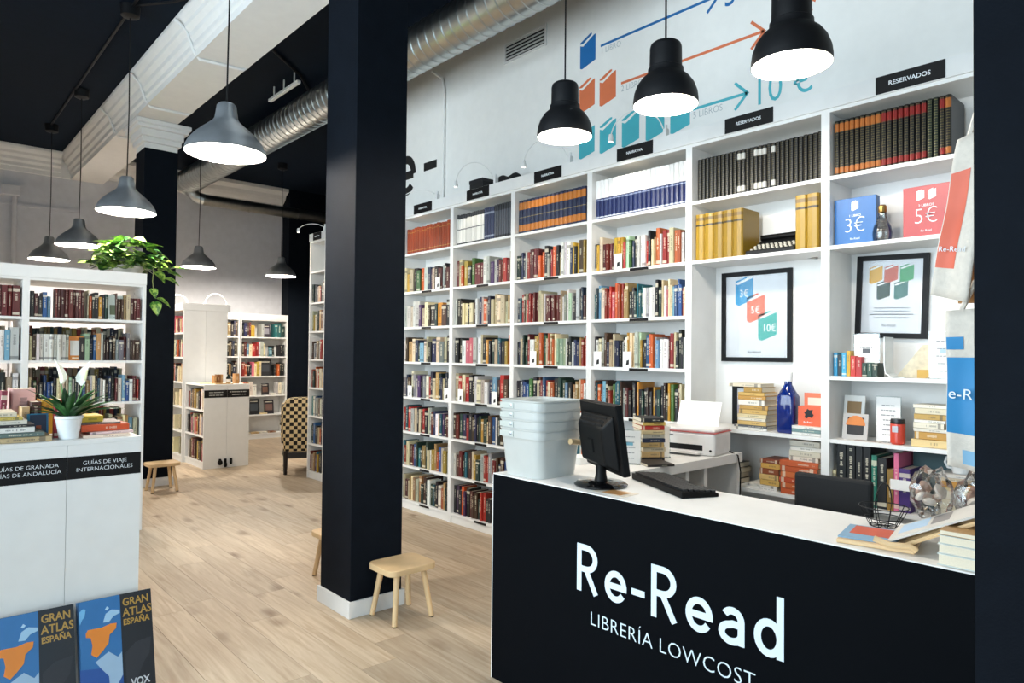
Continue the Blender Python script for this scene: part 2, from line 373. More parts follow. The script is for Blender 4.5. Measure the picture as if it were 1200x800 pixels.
BLAB = ['narrow white bookcase at the far end beside the checked armchair', 'white bookcase hidden mostly behind the black pillar, next to narrow end unit',
        'white bookcase just behind the black pillar, left of rust-red volumes', 'white bookcase topped by rust-red volumes beside the black pillar',
        'white bookcase topped by black-and-white volumes', 'white bookcase topped by navy volumes with orange bands',
        'white bookcase topped by white and blue volumes', 'white bookcase with price poster and blue bottle behind the printer',
        'white bookcase with tilted framed print and glass bulb']
GB = 'white bookcases lining the right wall'
for i in range(9):
    rows = ROWS+UP if i < 7 else ([.085, .408, .722, 1.048]+UP if i == 7 else [.085, .408, .722, 1.046, 1.371]+UP)
    bookcase(BLAB[i], GB, (WALLX, EDGES[i], 0), -PI/2, EDGES[i]-EDGES[i+1], rows, 2.765, labels=(2 < i < 7), th=.022)

# ================================================================== BOOKS
PAL = dict(w='E8E6E0', W='EEEDE8', c='DDCDA8', k='15161A', r='A8281F', d='5E1718', D='571A15', o='BF5524', y='C6A03A', b='1B2747', B='254E82', t='1E6470', g='3E6532', G='16332C',
           n='4A2E1E', e='8A8C8E', p='4A2A55', s='79A6C2', m='A9C8A6', l='B08A58', P='CF6A78', a='C98A2A', N='3A2016', x='E3D8C4')
NAMES = dict(w='white', W='thick white', c='cream', k='black', r='red', d='dark red', D='red leather', o='orange', y='yellow', b='navy', B='blue', t='teal', g='green', G='dark green',
             n='brown', e='grey', p='purple', s='pale blue', m='mint green', l='tan', P='pink', a='amber', N='dark brown leather', x='ivory')
ORD = ['first', 'second', 'third', 'fourth', 'fifth', 'sixth', 'seventh', 'eighth', 'ninth', 'tenth', 'eleventh', 'twelfth', 'thirteenth', 'fourteenth', 'fifteenth', 'sixteenth', 'seventeenth', 'eighteenth', 'nineteenth', 'twentieth']
TENS = ['twenty', 'thirty', 'forty']
def nth(i):   # 0-based
    if i < 20: return ORD[i]
    k = i+1; t, u = k//10, k % 10
    return {3: 'thirtieth', 4: 'fortieth'}[t] if u == 0 else TENS[t-2]+'-'+ORD[u-1]
def cover_mesh(mat, name, round_spine=True):
    """unit cover: spine at y=0 with a rounded back, boards at x=0 and x=1"""
    vs = []; fs = []
    prof = [(0, 1), (0, .06), (.12, .018), (.5, 0), (.88, .018), (1, .06), (1, 1)] if round_spine else [(0, 1), (0, .02), (.06, 0), (.5, 0), (.94, 0), (1, .02), (1, 1)]
    inn = [(.07, 1), (.07, .07), (.2, .045), (.5, .035), (.8, .045), (.93, .07), (.93, 1)]
    n = len(prof)
    for z in (0, 1):
        for x, y in prof: vs.append((x, y, z))
        for x, y in inn: vs.append((x, y, z))
    for i in range(n-1):
        fs.append((i, i+1, 2*n+i+1, 2*n+i))
        fs.append((n+i+1, n+i, 3*n+i, 3*n+i+1))
        fs.append((2*n+i, 2*n+i+1, 3*n+i+1, 3*n+i)); fs.append((i+1, i, n+i, n+i+1))
    fs += [(0, 2*n, 3*n, n), (n-1, 2*n-1, 4*n-1, 3*n-1)]
    me = bpy.data.meshes.new(name); me.from_pydata(vs, [], fs); me.materials.append(mat)
    uv = me.uv_layers.new(name='UVMap')
    for p in me.polygons:
        spine = p.index % 4 == 0 and 0 < p.index//4 < n-2 and p.index < 4*(n-1)
        for li in p.loop_indices:
            v = me.vertices[me.loops[li].vertex_index].co
            uv.data[li].uv = (v.x, v.z) if spine else (-1, -1)
    me.update(); return me
PAGEME = B(.07, .04, .015, .93, .97, .985).mesh('pages', PAGES)
COVER = cover_mesh(BOOKM, 'book_cover_mesh'); COVERF = cover_mesh(BOOKM, 'paperback_mesh', False)
MASS = []                                            # (matrix, colour, random) of the books that go into the one mass
def book(M, size, colour, label=None, cat='book', group=None, me=None, name='book', pages=True):
    """M places the lower front left corner; size = thickness, depth, height"""
    o = link(name, me or (COVER if random.random() < .5 else COVERF))
    o.matrix_world = M @ Matrix.Diagonal((*size, 1)); o.color = (*lin(colour), 1)
    tag(o, label, cat, group)
    if pages: link('pages', PAGEME, o)
    return o
def jitter(h, r, a=.05):
    c = [int(h[i:i+2], 16)/255 for i in (0, 2, 4)]; k = .86+(r.random()-.5)*.34
    return ''.join('%02X' % max(0, min(255, int(255*(v*k+(r.random()-.5)*a)))) for v in c)
def fill(M, x0, x1, z, seq, r, mode, hmax=.24, hmin=.17, inset=.02, lab=None, grp=None, name='book', dep=.0):
    """row of upright spines from local x0 to x1 in the bookcase frame M"""
    wd = [(.6+r.random()*.8)*(1.6 if ch in 'W' else 1) for ch in seq]
    k = (x1-x0)/sum(wd); x = x0; h = None; prev = None
    for i, ch in enumerate(seq):
        t = wd[i]*k
        if ch != ' ':
            if not (ch == prev and ch in 'dDNwmy'): h = hmin+(hmax-hmin)*r.random()
            dpt = .12+.08*r.random()*(1 if ch not in 'DN' else .2)
            Mb = M @ Matrix.Translation((x+.0006, inset+r.random()*.02, z+.0003))
            hh = jitter(PAL[ch], r); sz = (t-.0012, dpt+dep, h)
            if mode: book(Mb, sz, hh, '%s book, %s from left, %s' % (NAMES[ch], nth(i), lab), 'book', grp, name=name)
            else: MASS.append((Mb @ Matrix.Diagonal((*sz, 1)), lin(hh), r.random()))
        x += t; prev = ch
def rseq(n, r, pool='wwcckkrrdboyBtGnnelxxp'): return ''.join(r.choice(pool) for _ in range(n))
def bayM(i): return Matrix.Translation((WALLX, EDGES[i], 0)) @ Matrix.Rotation(-PI/2, 4, 'Z')
r = random.Random(11)
SEQ = {  # bay -> row (top down, first row under the sets) -> spines from left
 6: ['kycddddyyyrmgbkwwwrkclowrrcoowG', 'tGscxrrrPoorllkkGtttwwwwwkGcwPccsBBBrc', 'kwcwnbccbbkwkwyccwmykkBooesWWdrckkkw', 'ntodsncrgttnedkGkakGkNkakGkNkagkdcck'],
 5: ['Gbbwrddddookwkrokcwwwbykynyyr', 'btrncrrrddccwDDDDDDDcwewmekwkbnc', 'kbcGGdrwwyylokgcoclocmmmmwkkwbbclrr', 'kwbBBgkcnrBrcokGGskllcowk'],
 4: ['dcoykgdddwwpwpdordc', 'wkncckcnwbxocbccccclk', 'kkwPPwwckakGctbkyo', 'crcrkkwcxwbsnrnk'],
 3: ['cyckgowbpckdwkds', 'wwxwwpccnkGank', 'xnlcbGsxckbceckx']}
ROWZ = [2.047, 1.714, 1.387, 1.056, .73, .408, .085]
TOPS = {6: 'bay under white-and-blue set', 5: 'bay under orange-banded navy set', 4: 'bay under black-and-white set', 3: 'bay under rust-red set'}
nbk = 0
for i in range(9):
    if i > 6: continue
    wd = EDGES[i]-EDGES[i+1]; M = bayM(i)
    for j, z in enumerate(ROWZ):
        sq = SEQ.get(i, [])
        seq = sq[j] if j < len(sq) else rseq(int(wd*27), r)
        mode = i in SEQ and j < len(sq) and i >= 4
        x1 = wd-.026 if r.random() < .75 else wd-.05
        fill(M, .026, x1, z, seq, r, mode, hmax=.245, lab='shelf %s down, %s' % (['two', 'three', 'four', 'five'][j] if j < 4 else j, TOPS.get(i, '')), grp='books on the right wall shelves')
# ---- bound sets on the top shelf
def vols(i, x0, x1, n, z, h, dpt, mat, lab, grp, inset=.03, tags=None, hj=.0, name='encyclopedia_volume', me=None):
    me = me or cover_mesh(mat, name+'_mesh'); M = bayM(i); t = (x1-x0)/n
    for k in range(n):
        mk = (tags or {}).get(k)
        m2 = cover_cache(mk) if mk else me
        book(M @ Matrix.Translation((x0+k*t+.0004, inset, z+.0003)), (t-.0008, dpt, h*(1-hj*random.random())), '202020', lab % nth(k), 'volume', grp, m2, name)
CC = {}
def cover_cache(mat):
    if mat.name not in CC: CC[mat.name] = cover_mesh(mat, mat.name+'_mesh')
    return CC[mat.name]
RUST = set_mat('rust_leather', '8E3A1C', [(.85, .87, 'B98A4A'), (.12, .14, 'B98A4A')])
BW = set_mat('black_white_set', 'D9D8D2', [(.86, 1, '17181C'), (.0, .07, '17181C'), (.5, .53, '55565A')]); NVG = set_mat('navy_grey_set', '20294A', [(.8, .86, '8C93A4'), (.1, .16, '8C93A4')])
GYK = set_mat('grey_black_set', '4A4D55', [(.82, 1, '14151B'), (.0, .1, '14151B')])
NVO = set_mat('navy_orange_set', '1D2744', [(.72, .93, 'B8702A'), (.08, .27, 'B8702A'), (.48, .5, '8A7A50')])
BLU = set_mat('blue_set', '1C2B63', [(.86, .92, 'A9B4CC'), (.03, .08, 'D5D9E2')]); WHS = set_mat('white_set', 'F0F0EE', [(.02, .54, '1B2858'), (.48, .51, '8E9AB8'), (.05, .08, 'C9CEDA')])
KG = set_mat('black_gold_set', '0B0C0E', [], (22, '5A5034')); KW = set_mat('black_gold_tag_set', '0B0C0E', [(.8, .93, 'C9C7C0'), (.1, .22, 'C9C7C0')], (22, '5A5034'))
KO = set_mat('black_orange_set', '0B0D0F', [(.80, .95, 'A8622A'), (.07, .17, 'A8622A')], (24, '6A5E38')); KR = set_mat('black_red_set', '0B0D0F', [(.80, .95, '86201D'), (.07, .17, '86201D')], (24, '6A5E38'))
KGR = set_mat('black_green_set', '17201C', [], (24, '7E7A4E'))
ZT = 2.41
vols(3, .05, .77, 18, ZT, .25, .17, RUST, 'rust-red leather volume, %s from left in the top row beside black pillar', 'rust-red volumes', hj=.06)
vols(4, .03, .40, 16, ZT, .27, .19, BW, 'white volume with black top and foot, %s from left on top shelf', 'black-and-white volumes', hj=.03)
vols(4, .402, .53, 5, ZT, .275, .19, NVG, 'navy volume with grey bands, %s of five beside black-and-white volumes', 'navy and grey volumes')
vols(4, .532, .765, 8, ZT, .28, .19, GYK, 'dark grey volume with black bands, %s of eight right of navy volumes', 'dark grey volumes')
vols(5, .03, .735, 16, ZT, .265, .2, NVO, 'navy volume with orange bands, %s from left in the top row', 'orange-banded navy volumes')
vols(6, .028, .785, 21, ZT, .275, .19, WHS, 'white volume with navy lower half, %s from left in the top row', 'white and blue volumes', inset=.03, hj=.01)
tg = {k: KW for k in (10, 11, 14, 15, 16, 18)}
vols(7, .027, .79, 29, ZT-.005, .27, .2, KG, 'black gilt-ribbed volume, %s from left beneath the first RESERVADOS sign', 'black gilt-ribbed volumes', tags=tg, hj=.01, inset=.05)
tg = {k: KR for k in list(range(9, 17))+[19]}; tg.update({k: KGR for k in (17, 18)})
vols(8, .03, .565, 21, ZT-.005, .295, .21, KO, 'black volume with coloured spine tags, %s from left beneath the right RESERVADOS sign', 'black volumes with coloured tags', tags=tg, inset=.03)
# yellow volumes and the typewriter
YEL = set_mat('yellow_volume', '957519', [(.86, .93, '6B5220'), (.74, .78, '2A2012'), (.05, .055, '6B5220')])
vols(7, .03, .345, 5, 2.043, .285, .2, YEL, 'thick yellow volume, %s of five left of the typewriter', 'yellow volumes', inset=.02, name='yellow_volume')
vols(7, .655, .782, 2, 2.043, .3, .2, YEL, 'thick yellow volume, %s of two right of the typewriter', 'yellow volumes', inset=.02, name='yellow_volume')
tw = thing('typewriter', 'old black portable typewriter between yellow volumes', 'typewriter', (WALLX+.02, 2.02, 2.0435), -PI/2)
obj('base', B(0, 0, 0, .29, .24, .03), BLACKM, tw, bevel=.006)
obj('housing', MB().prism([(.1, .03), (.24, .03), (.24, .1), (.2, .12), (.12, .075)], 0, .29, frame((0,1,0), (0,0,1), (0,0,0))), BLACKM, tw, bevel=.006)
obj('platen', MB().tube([(-.0, .19, .125), (.29, .19, .125)], .018, 10), BLACKP, tw, smooth=True)
kk = MB()
for a in range(4):
    for c in range(10): kk.lathe([(.001, .0), (.009, .0), (.009, .006), (.001, .008)], 8, Matrix.Translation((.03+c*.0255+(a % 2)*.01, .018+a*.022, .032+a*.011)))
obj('keys', kk, pm('key_cream', 'B9B4A6', .4), tw, kind='stuff')
o = book(bayM(7) @ Matrix.Translation((.53, .24, 2.0435)) @ Matrix.Rotation(math.radians(-14), 4, 'X') @ Matrix.Rotation(math.radians(10), 4, 'Y') @ Matrix.Rotation(PI/2, 4, 'Z') @ Matrix.Translation((-.02, -.16, 0)), (.02, .16, .21), '77787A', 'grey book leaning behind the typewriter', 'book', None, COVERF, 'leaning_book')

# ================================================================== LEFT SHELF UNIT (open both ways)
LY = 6.2
LM = lambda x, y=LY: Matrix.Translation((x, y, 0))
LR = ROWS
GL = 'open white bookcases behind the travel-guide counter'
for bx, lb in ((.70, 'open white bookcase with pothos plant on its top'), (-.11, 'open white bookcase left of the pothos, mostly behind stacked books')):
    bookcase(lb, GL, (bx, LY, 0), 0, .81, LR, 2.01, fascia=.09, back=False, th=.022, name='open_bookcase')
for bx, lb in ((.70, 'rear open bookcase seen through the unit under the pothos'), (-.11, 'rear open bookcase seen through the unit left of the pothos')):
    bookcase(lb, GL, (bx+.81, LY+.565, 0), PI, .81, LR, 2.01, fascia=.0, back=False, th=.022, name='open_bookcase')
r = random.Random(5)
LS = {1.714: 'kdkBs DDDDDDDDD cokkakG   nnnlcDDD', 1.387: 'cnwwwwwwww   kmbBlwNNkneedeNNN', 1.056: 'ckgdkBBBkcccmwGkGBlwcksxwkbkdwsBwdr', .73: 'kccnldkbcccwWdnccklclsc'}
LW = {1.714: 'top shelf', 1.387: 'second shelf', 1.056: 'third shelf', .73: 'fourth shelf'}
for z, seq in LS.items():
    fill(LM(.70), .03, .775, z, seq, r, True, hmax=.225, hmin=.16, lab=LW[z]+' under pothos', grp='books in the open bookcase under the pothos', name='hardback')
for z, seq in {1.714: 'ekw  ddddd', 1.387: 'kkkkbBwsw', 1.056: 'ncknedkcw', .73: 'ckndkcw'}.items():
    fill(LM(-.11), .42, .775, z, seq, r, True, hmax=.25, hmin=.18, lab=LW[z]+' of left open bookcase', grp='books in the left open bookcase', name='hardback')
    fill(LM(-.11), .03, .42, z, rseq(12, r), r, False)
for z in (.408, .73, 1.056, 1.387):
    for bx in (.70, -.11):
        Mr = Matrix.Translation((bx, LY+.31, 0))
        fill(Mr, .05, .72, z, rseq(26, r, 'ccyyoorkkkxlbGn'), r, False, hmax=.275, hmin=.25)
        fill(LM(bx), .03, .775, .408, rseq(24, r), r, False) if z == .408 else None
def face_out(Mx, w, h, t, cover, label, pic=None, band=None, name='display_book', cat='book', group=None):
    """a book shown cover first: local x right, y away, z up"""
    o = obj(name, B(0, 0, 0, w, .002, h), paint(cover), label=label, cat=cat, group=group); o.matrix_world = Mx
    obj('pages', B(.003, .002, .003, w-.003, t-.002, h-.003), PAGES, o)
    obj('back_cover', B(0, t-.002, 0, w, t, h), paint(cover), o)
    if pic: obj('cover_picture', B(w*pic[0], -.0006, h*pic[1], w*pic[2], 0, h*pic[3]), paint(pic[4]), o)
    if band: obj('title_band', B(w*band[0], -.0007, h*band[1], w*band[2], 0, h*band[3]), paint(band[4]), o)
    return o
lean = Matrix.Rotation(math.radians(-7), 4, 'X')
face_out(LM(1.245, LY+.02) @ Matrix.Translation((0, .03, 1.7148)) @ lean, .125, .2, .02, 'C9DAD6', 'pale book with small photograph facing out on top shelf under pothos', (.12, .2, .88, .6, '5A6A50'), (.3, .07, .7, .1, '404850'))
face_out(LM(1.02, LY+.02) @ Matrix.Translation((-.04, .03, 1.3878)) @ lean, .135, .19, .02, 'C77A28', 'orange-and-white book facing out on second shelf under pothos', (.1, .2, .9, .82, 'DADAD4'), (.2, .08, .8, .12, 'E8E0C8'))

# ---- low counter gondola carrying the travel guides
GX0, GX1, GY0, GY1, GH = .258, .824, 3.42, 5.02, 1.083
def low_unit(x0, x1, y0, y1, h, label, strips):
    t = thing('display_counter', label, 'counter', (x0, y0, 0))
    wd, L = x1-x0, y1-y0
    for k in range(2): obj('end_panel', B(k*wd/2+.0008, 0, 0, (k+1)*wd/2-.0008, .018, h-.02), WHITE, t)
    for k in range(2): obj('back_end_panel', B(k*wd/2, L-.018, 0, (k+1)*wd/2, L, h-.02), WHITE, t)
    obj('top_board', B(0, 0, h-.02, wd, L, h), WHITE, t, bevel=.0015)
    obj('partition', B(wd/2-.006, .018, 0, wd/2+.006, L-.018, h-.02), WHITE, t)
    n = max(1, round(L/.8))
    for k in range(1, n):
        obj('upright', B(.0, L*k/n-.018, 0, wd, L*k/n+.018, h-.02), WHITE, t)
    for z in (.085, .408, .73):
        for sd in (0, 1):
            for k in range(n):
                a, b = L*k/n+.019, L*(k+1)/n-.019
                obj('shelf', B(.004 if sd == 0 else wd/2+.007, a, z-.02, wd/2-.007 if sd == 0 else wd-.004, b, z), WHITE, t)
    obj('plinth', B(.012, .019, 0, .03, L-.019, .064), WHITE, t); obj('plinth', B(wd-.03, .019, 0, wd-.012, L-.019, .064), WHITE, t)
    for k, (tx, s) in enumerate(strips):
        st = obj('name_strip', B(k*wd/2+.001, -.0015, h-.165, (k+1)*wd/2-.001, 0, h-.07), SIGNB, t, label='black strip with white lettering')
        for q, line in enumerate(tx):
            text(line, s, PRINTW, st, frontM(k*wd/2+wd/4, -.0019, h-.108-q*s*1.12), 'CENTER', thin=-.0003, sx=1.0)
    return t
low_unit(GX0, GX1, GY0, GY1, GH, 'low white display counter with black GUÍAS strips and seam down its front', [(['GUÍAS DE GRANADA', 'GUÍAS DE ANDALUCÍA'], .0235), (['GUÍAS DE VIAJE', 'INTERNACIONALES'], .0245)])
r = random.Random(21)
for k in range(2):
    for z in (.085, .408, .73):
        fill(Matrix.Translation((GX1-.02, GY0+.8*k+.03, 0)) @ Matrix.Rotation(PI/2, 4, 'Z'), 0, .72, z, rseq(22, r), r, False, hmax=.24)
        fill(Matrix.Translation((GX0+.02, GY0+.8*(k+1)-.03, 0)) @ Matrix.Rotation(-PI/2, 4, 'Z'), 0, .72, z, rseq(22, r), r, False, hmax=.24)

# ---- far gondola, back wall shelves, far narrow bay
fu = low_unit(2.83, 3.394, 8.86, 9.61, 1.05, 'far low white display counter with black strip, beside the checked armchair', [([], .02), ([], .02)])
def dashes(parent, M, rows, mat, h=.012, seed=1, name='lettering'):
    # print too small to read: short bars in lines; rows = (x0, x1, z)
    q = random.Random(seed); mb = MB()
    for x0, x1, z in rows:
        x = x0
        while x < x1:
            e = min(x1, x+h*(1.2+q.random()*4)); mb.box(x, z, 0, e, z+h, .0005, M); x = e+h*.6
    return obj(name, mb, mat, parent)
for k, st in enumerate([c for c in fu.children if c.name.startswith('name_strip')]):
    dashes(st, frontM(k*.282, -.0016, 1.05), [(.06, .23, -.105), (.06, .23, -.14)] if k == 0 else [(.03, .25, -.102), (.06, .235, -.137)], paint('A9A8A4'), .011, k)
for cx, tilt in ((.20, .5), (.265, 0), (.335, -.5)):
    c = obj('caster', MB().lathe([(.001, -.012), (.03, -.012), (.034, 0), (.03, .012), (.001, .012)], 14, Matrix.Translation((cx, -.022, .04 if tilt == 0 else .07)) @ Matrix.Rotation(tilt, 4, 'Z') @ Matrix.Rotation(PI/2, 4, 'Y')), BLACKP, fu, smooth=True)
    obj('caster_fork', B(cx-.014, -.03, .05, cx+.014, -.002, .115), BLACKP, fu, bevel=.004)
r = random.Random(31)
for z in (.085, .408, .73):
    fill(Matrix.Translation((2.83, 9.58, 0)) @ Matrix.Rotation(-PI/2, 4, 'Z'), .01, .68, z, rseq(19, r, 'dnnkkclwboPy'), r, False, hmax=.26, hmin=.2)
tg_ = thing('tall_display_unit', 'tall white double-sided unit with blank end panels behind far low counter', 'bookcase', (2.8, 9.625, 0))
for k in range(2): obj('end_panel', B(k*.285+.001, 0, 0, (k+1)*.285-.001, .02, 2.01), WHITE, tg_)
obj('cap', B(-.012, -.012, 2.01, .60, .85, 2.105), WHITE, tg_)
obj('partition', B(.279, .02, 0, .291, .84, 2.01), WHITE, tg_); obj('back_end_panel', B(0, .82, 0, .57, .84, 2.01), WHITE, tg_)
for z in LR:
    for sd in (0, 1): obj('shelf', B(.292*sd, .02, z-.02, .278+.292*sd, .82, z), WHITE, tg_)
obj('plinth', B(.01, .02, 0, .03, .82, .064), WHITE, tg_)
for z in LR:
    seq = rseq(20, r, 'ddnkcwoPl') if z > .8 else '      cc    c   ' 
    fill(Matrix.Translation((2.8, 10.445, 0)) @ Matrix.Rotation(-PI/2, 4, 'Z'), .01, .78, z, seq, r, False, hmax=.24, hmin=.17)
for k, bx in enumerate((4.205, 3.395)):
    bookcase(['white bookcase against the back wall beside the dark pillar', 'white bookcase against the back wall behind the tall display unit'][k], 'bookcases along the back wall', (bx, 11.41, 0), 0, .81 if k == 0 else .80, LR, 2.01, d=.275, th=.022)
for z, seq in {1.714: 'kbndy  w     ttG', 1.387: 'ndscrrwwc   k   kk', 1.056: 'rokbPcyc      k okk', .73: 'kcyxw      wxw', .408: '              ', .085: ''}.items():
    if seq.strip(): fill(Matrix.Translation((4.205, 11.41, 0)), .04, .77, z, seq, r, False, hmax=.25, hmin=.18)
    fill(Matrix.Translation((3.395, 11.41, 0)), .5, .77, z, 'coklkbn', r, False, hmax=.26, hmin=.19)
GBK = 'books facing out on the back wall shelves'
BMl = lambda x, z: Matrix.Translation((x, 11.45, z+.0008)) @ lean
for (x, z, w_, h_, c_, p_, lb) in ((4.58, 1.714, .15, .22, '2B2530', '8A8890', 'dark book with pale picture facing out, top shelf at back wall'), (4.52, 1.387, .13, .2, '17171A', 'B08A2A', 'black book with gold picture facing out, second shelf at back wall'),
        (4.70, 1.387, .1, .15, '1F4A58', '7FA0A8', 'small teal book facing out, second shelf at back wall'), (4.54, 1.056, .22, .28, '101114', '2E3138', 'large black book facing out, third shelf at back wall'),
        (4.59, .73, .13, .2, '1C1B20', '5A3E30', 'small dark book facing out, fourth shelf at back wall'), (4.38, .408, .18, .26, '131417', '3A4046', 'wide black book facing out, lowest filled shelf at back wall'), (4.64, .408, .17, .24, '201C22', '6A5048', 'dark purple book facing out, lowest filled shelf at back wall')):
    face_out(BMl(x, z), w_, h_, .02, c_, lb, (.15, .25, .85, .7, p_), (.15, .82, .85, .87, 'C8C0B0'), group=GBK)
for q, (x, z) in enumerate(((4.28, .085), (4.42, .085), (4.56, .085), (4.72, .085), (4.56, .408), (4.72, .73))):
    book(Matrix.Translation((x, 11.44, z+.0005)) @ Matrix.Rotation(PI/2, 4, 'Y') @ Matrix.Translation((-.025, 0, 0)), (.025, .12, .13), ['C8BEA8', 'B99A6A', 'D8D2C4', '7A4A30', 'C9B48A', 'D8D2C4'][q], 'flat book on back wall shelf, %s of six lying ones' % nth(q), 'book', 'flat books on the back wall shelves', COVERF, 'lying_book')

# the mass: every spine that is not an object of its own
def build_mass():
    base = COVERF; bv = [v.co.copy() for v in base.vertices]; polys = [tuple(p.vertices) for p in base.polygons]; buv = [tuple(d.uv) for d in base.uv_layers[0].data]
    V = []; F = []; UVs = []; C = []; mi = []
    pv = [v.co.copy() for v in PAGEME.vertices]; pp = [tuple(p.vertices) for p in PAGEME.polygons]
    for M, c, rn in MASS:
        o = len(V); V += [tuple(M @ v) for v in bv]; F += [tuple(i+o for i in p) for p in polys]; UVs += buv; C += [(*c, rn)]*len(buv); mi += [0]*len(polys)
        o = len(V); V += [tuple(M @ v) for v in pv]; F += [tuple(i+o for i in p) for p in pp]; n = sum(len(p) for p in pp); UVs += [(-1, -1)]*n; C += [(0, 0, 0, 0)]*n; mi += [1]*len(pp)
    me = bpy.data.meshes.new('book_mass'); me.from_pydata(V, [], F); me.materials.append(BOOKS); me.materials.append(PAGES)
    uv = me.uv_layers.new(name='UVMap'); uv.data.foreach_set('uv', [x for q in UVs for x in q])
    at = me.color_attributes.new('Col', 'FLOAT_COLOR', 'CORNER'); at.data.foreach_set('color', [x for q in C for x in q])
    me.polygons.foreach_set('material_index', mi); me.update()
    tag(link('distant_books', me), 'remaining packed book spines on the far and lower shelves', 'books', kind='stuff')
build_mass()

# ================================================================== SALES COUNTER
CX, CY0, CY1, CH = 2.035, .475, 2.383, .925
ct = thing('sales_counter', 'long black sales counter with white top and Re-Read lettering', 'counter', (CX, CY1, 0))
obj('front_panel', B(CX, CY0, .0, CX+.02, CY1, CH-.0045), COUNTER, ct, M=Matrix.Translation((-CX, -CY1, 0)))
obj('end_panel', B(0.02, -.02, 0, .425, 0, CH-.012), WHITE, ct); obj('corner_edge', B(-.0012, -.0001, 0, .02, .004, CH-.006), WHITE, ct)
obj('far_end_panel', B(.02, CY0-CY1, 0, .425, CY0-CY1+.02, CH-.012), WHITE, ct)
obj('worktop', B(.0005, CY0-CY1, CH-.0045, .43, 0.004, CH), WHITE, ct, bevel=.001)
obj('shelf', B(.02, CY0-CY1+.02, .5, .42, -.02, .52), WHITE, ct)
LG = wallM(CX-.0003, 0, 0)          # text x = -Y
def LP(*P): return [(-y, z) for y, z in P]
SW = .0235
def let_R(x0):
    a = x0+SW/2; zb, zt = .533, .719-SW/2
    return [[(a, zb), (a, zt+SW/2)], [(a, zt), (a+.038, zt)]+arc(a+.038, zt-.0425, .045, .0425, 90, -90, 12)+[(a, zt-.085)], [(a+.036, zt-.085), (a+.088, zb)]]
def let_e(x0, wd=.105):
    cx, cz, rx, rz = x0+wd/2, .593, wd/2-SW/2, .0475
    return [[(cx-rx, cz)]+[], arc(cx, cz, rx, rz, 2, 325, 26), [(cx-rx, cz), (cx+rx+SW/2, cz)]][1:]
def let_a(x0):
    wd = .092; xr = x0+wd-SW/2
    return [arc(xr-.031, .611, .031, .0305, 150, 0, 10)+[(xr, .535)], [(xr, .599), (xr-.03, .599)]+arc(xr-.036, .5685, .034, .0265, 100, 270, 10)+arc(xr-.036, .5685, .036, .0265, 270, 350, 6)]
def let_d(x0):
    wd = .097; xr = x0+wd-SW/2; cx = xr-.0375
    return [arc(cx, .593, .0375, .0475, 0, 360, 26), [(xr, .535), (xr, .728)]]
for nm, pth in (('letter_r', let_R(-1.862)), ('letter_e', let_e(-1.718)), ('hyphen', [[(-1.589, .598), (-1.530, .598)]]), ('letter_r', let_R(-1.501)), ('letter_e', let_e(-1.356)), ('letter_a', let_a(-1.228)), ('letter_d', let_d(-1.102))):
    strokes(pth, SW, LG, LOGOW, ct, nm).matrix_parent_inverse = Matrix.Translation((-CX, -CY1, 0))
o = text('LIBRERÍA LOWCOST', .0745, LOGOW, ct, Matrix.Translation((-CX, -CY1, 0)) @ wallM(CX-.0009, 1.794, .4155), thin=-.0009, sx=.975, space=1.06)

# desk behind the counter carrying the printer
dk = thing('side_desk', 'white desk behind the counter carrying the printer', 'desk', (2.468, 2.0, 0))
obj('desktop', B(0, 0, .875, 1.085, .42, .925), WHITE, dk, bevel=.002)
for x in (.02, .55, .72, 1.05): obj('upright', B(x, .015, 0, x+.03, .40, .875), WHITE, dk)
obj('back_board', B(.02, .40, .3, 1.08, .412, .875), WHITE, dk); obj('shelf', B(.05, .02, .55, .55, .40, .57), WHITE, dk)

# chair pushed in behind the counter
ch = thing('office_chair', 'low black padded chair behind the counter', 'chair', (2.95, 1.16, 0))
obj('backrest', B(-.22, -.15, .80, -.185, .15, 1.0), paint('0D0E10', .85), ch, bevel=.012)
obj('seat', B(-.2, -.2, .42, .22, .2, .48), paint('0D0E10', .85), ch, bevel=.02)
for sx, sy in ((-1, -1), (-1, 1), (1, -1), (1, 1)): obj('leg', MB().tube([(sx*.18, sy*.17, .42), (sx*.2, sy*.2, 0)], .012, 8), BLACKM, ch)
for sy in (-1, 1): obj('back_post', MB().tube([(-.18, sy*.1, .44), (-.2, sy*.1, .85)], .01, 8), BLACKM, ch)

# ================================================================== SIGNS ON THE FASCIA
def fsign(y0, y1, s, label, size, grp):
    o = thing('shelf_sign', label, 'sign', (WALLX-.013, (y0+y1)/2, 2.767), 0, grp)
    obj('board', B(-.003, -(y0-y1)/2, 0, 0, (y0-y1)/2, .086), SIGNB, o)
    text(s, size, PRINTW, o, frame((0,-1,0), (0,0,1), (-.0035, 0, .043-size*.36)), 'CENTER', thin=.0004)
fsign(1.303, 1.0, 'RESERVADOS', 'black RESERVADOS sign above volumes with coloured tags', .031, 'black shelf signs')
fsign(2.132, 1.836, 'RESERVADOS', 'black RESERVADOS sign above the gilt-ribbed volumes', .026, 'black shelf signs')
for (a, b), lb in (((2.94, 2.646), 'white and blue volumes'), ((3.745, 3.457), 'orange-banded navy volumes'), ((4.575, 4.281), 'black-and-white volumes'), ((5.378, 5.088), 'rust-red volumes')):
    fsign(a, b, 'NARRATIVA', 'black NARRATIVA sign above the '+lb, .024, 'black shelf signs')
fsign(7.47, 7.27, 'NARRATIVA', 'small black NARRATIVA sign on the narrow far bookcase', .022, 'black shelf signs')

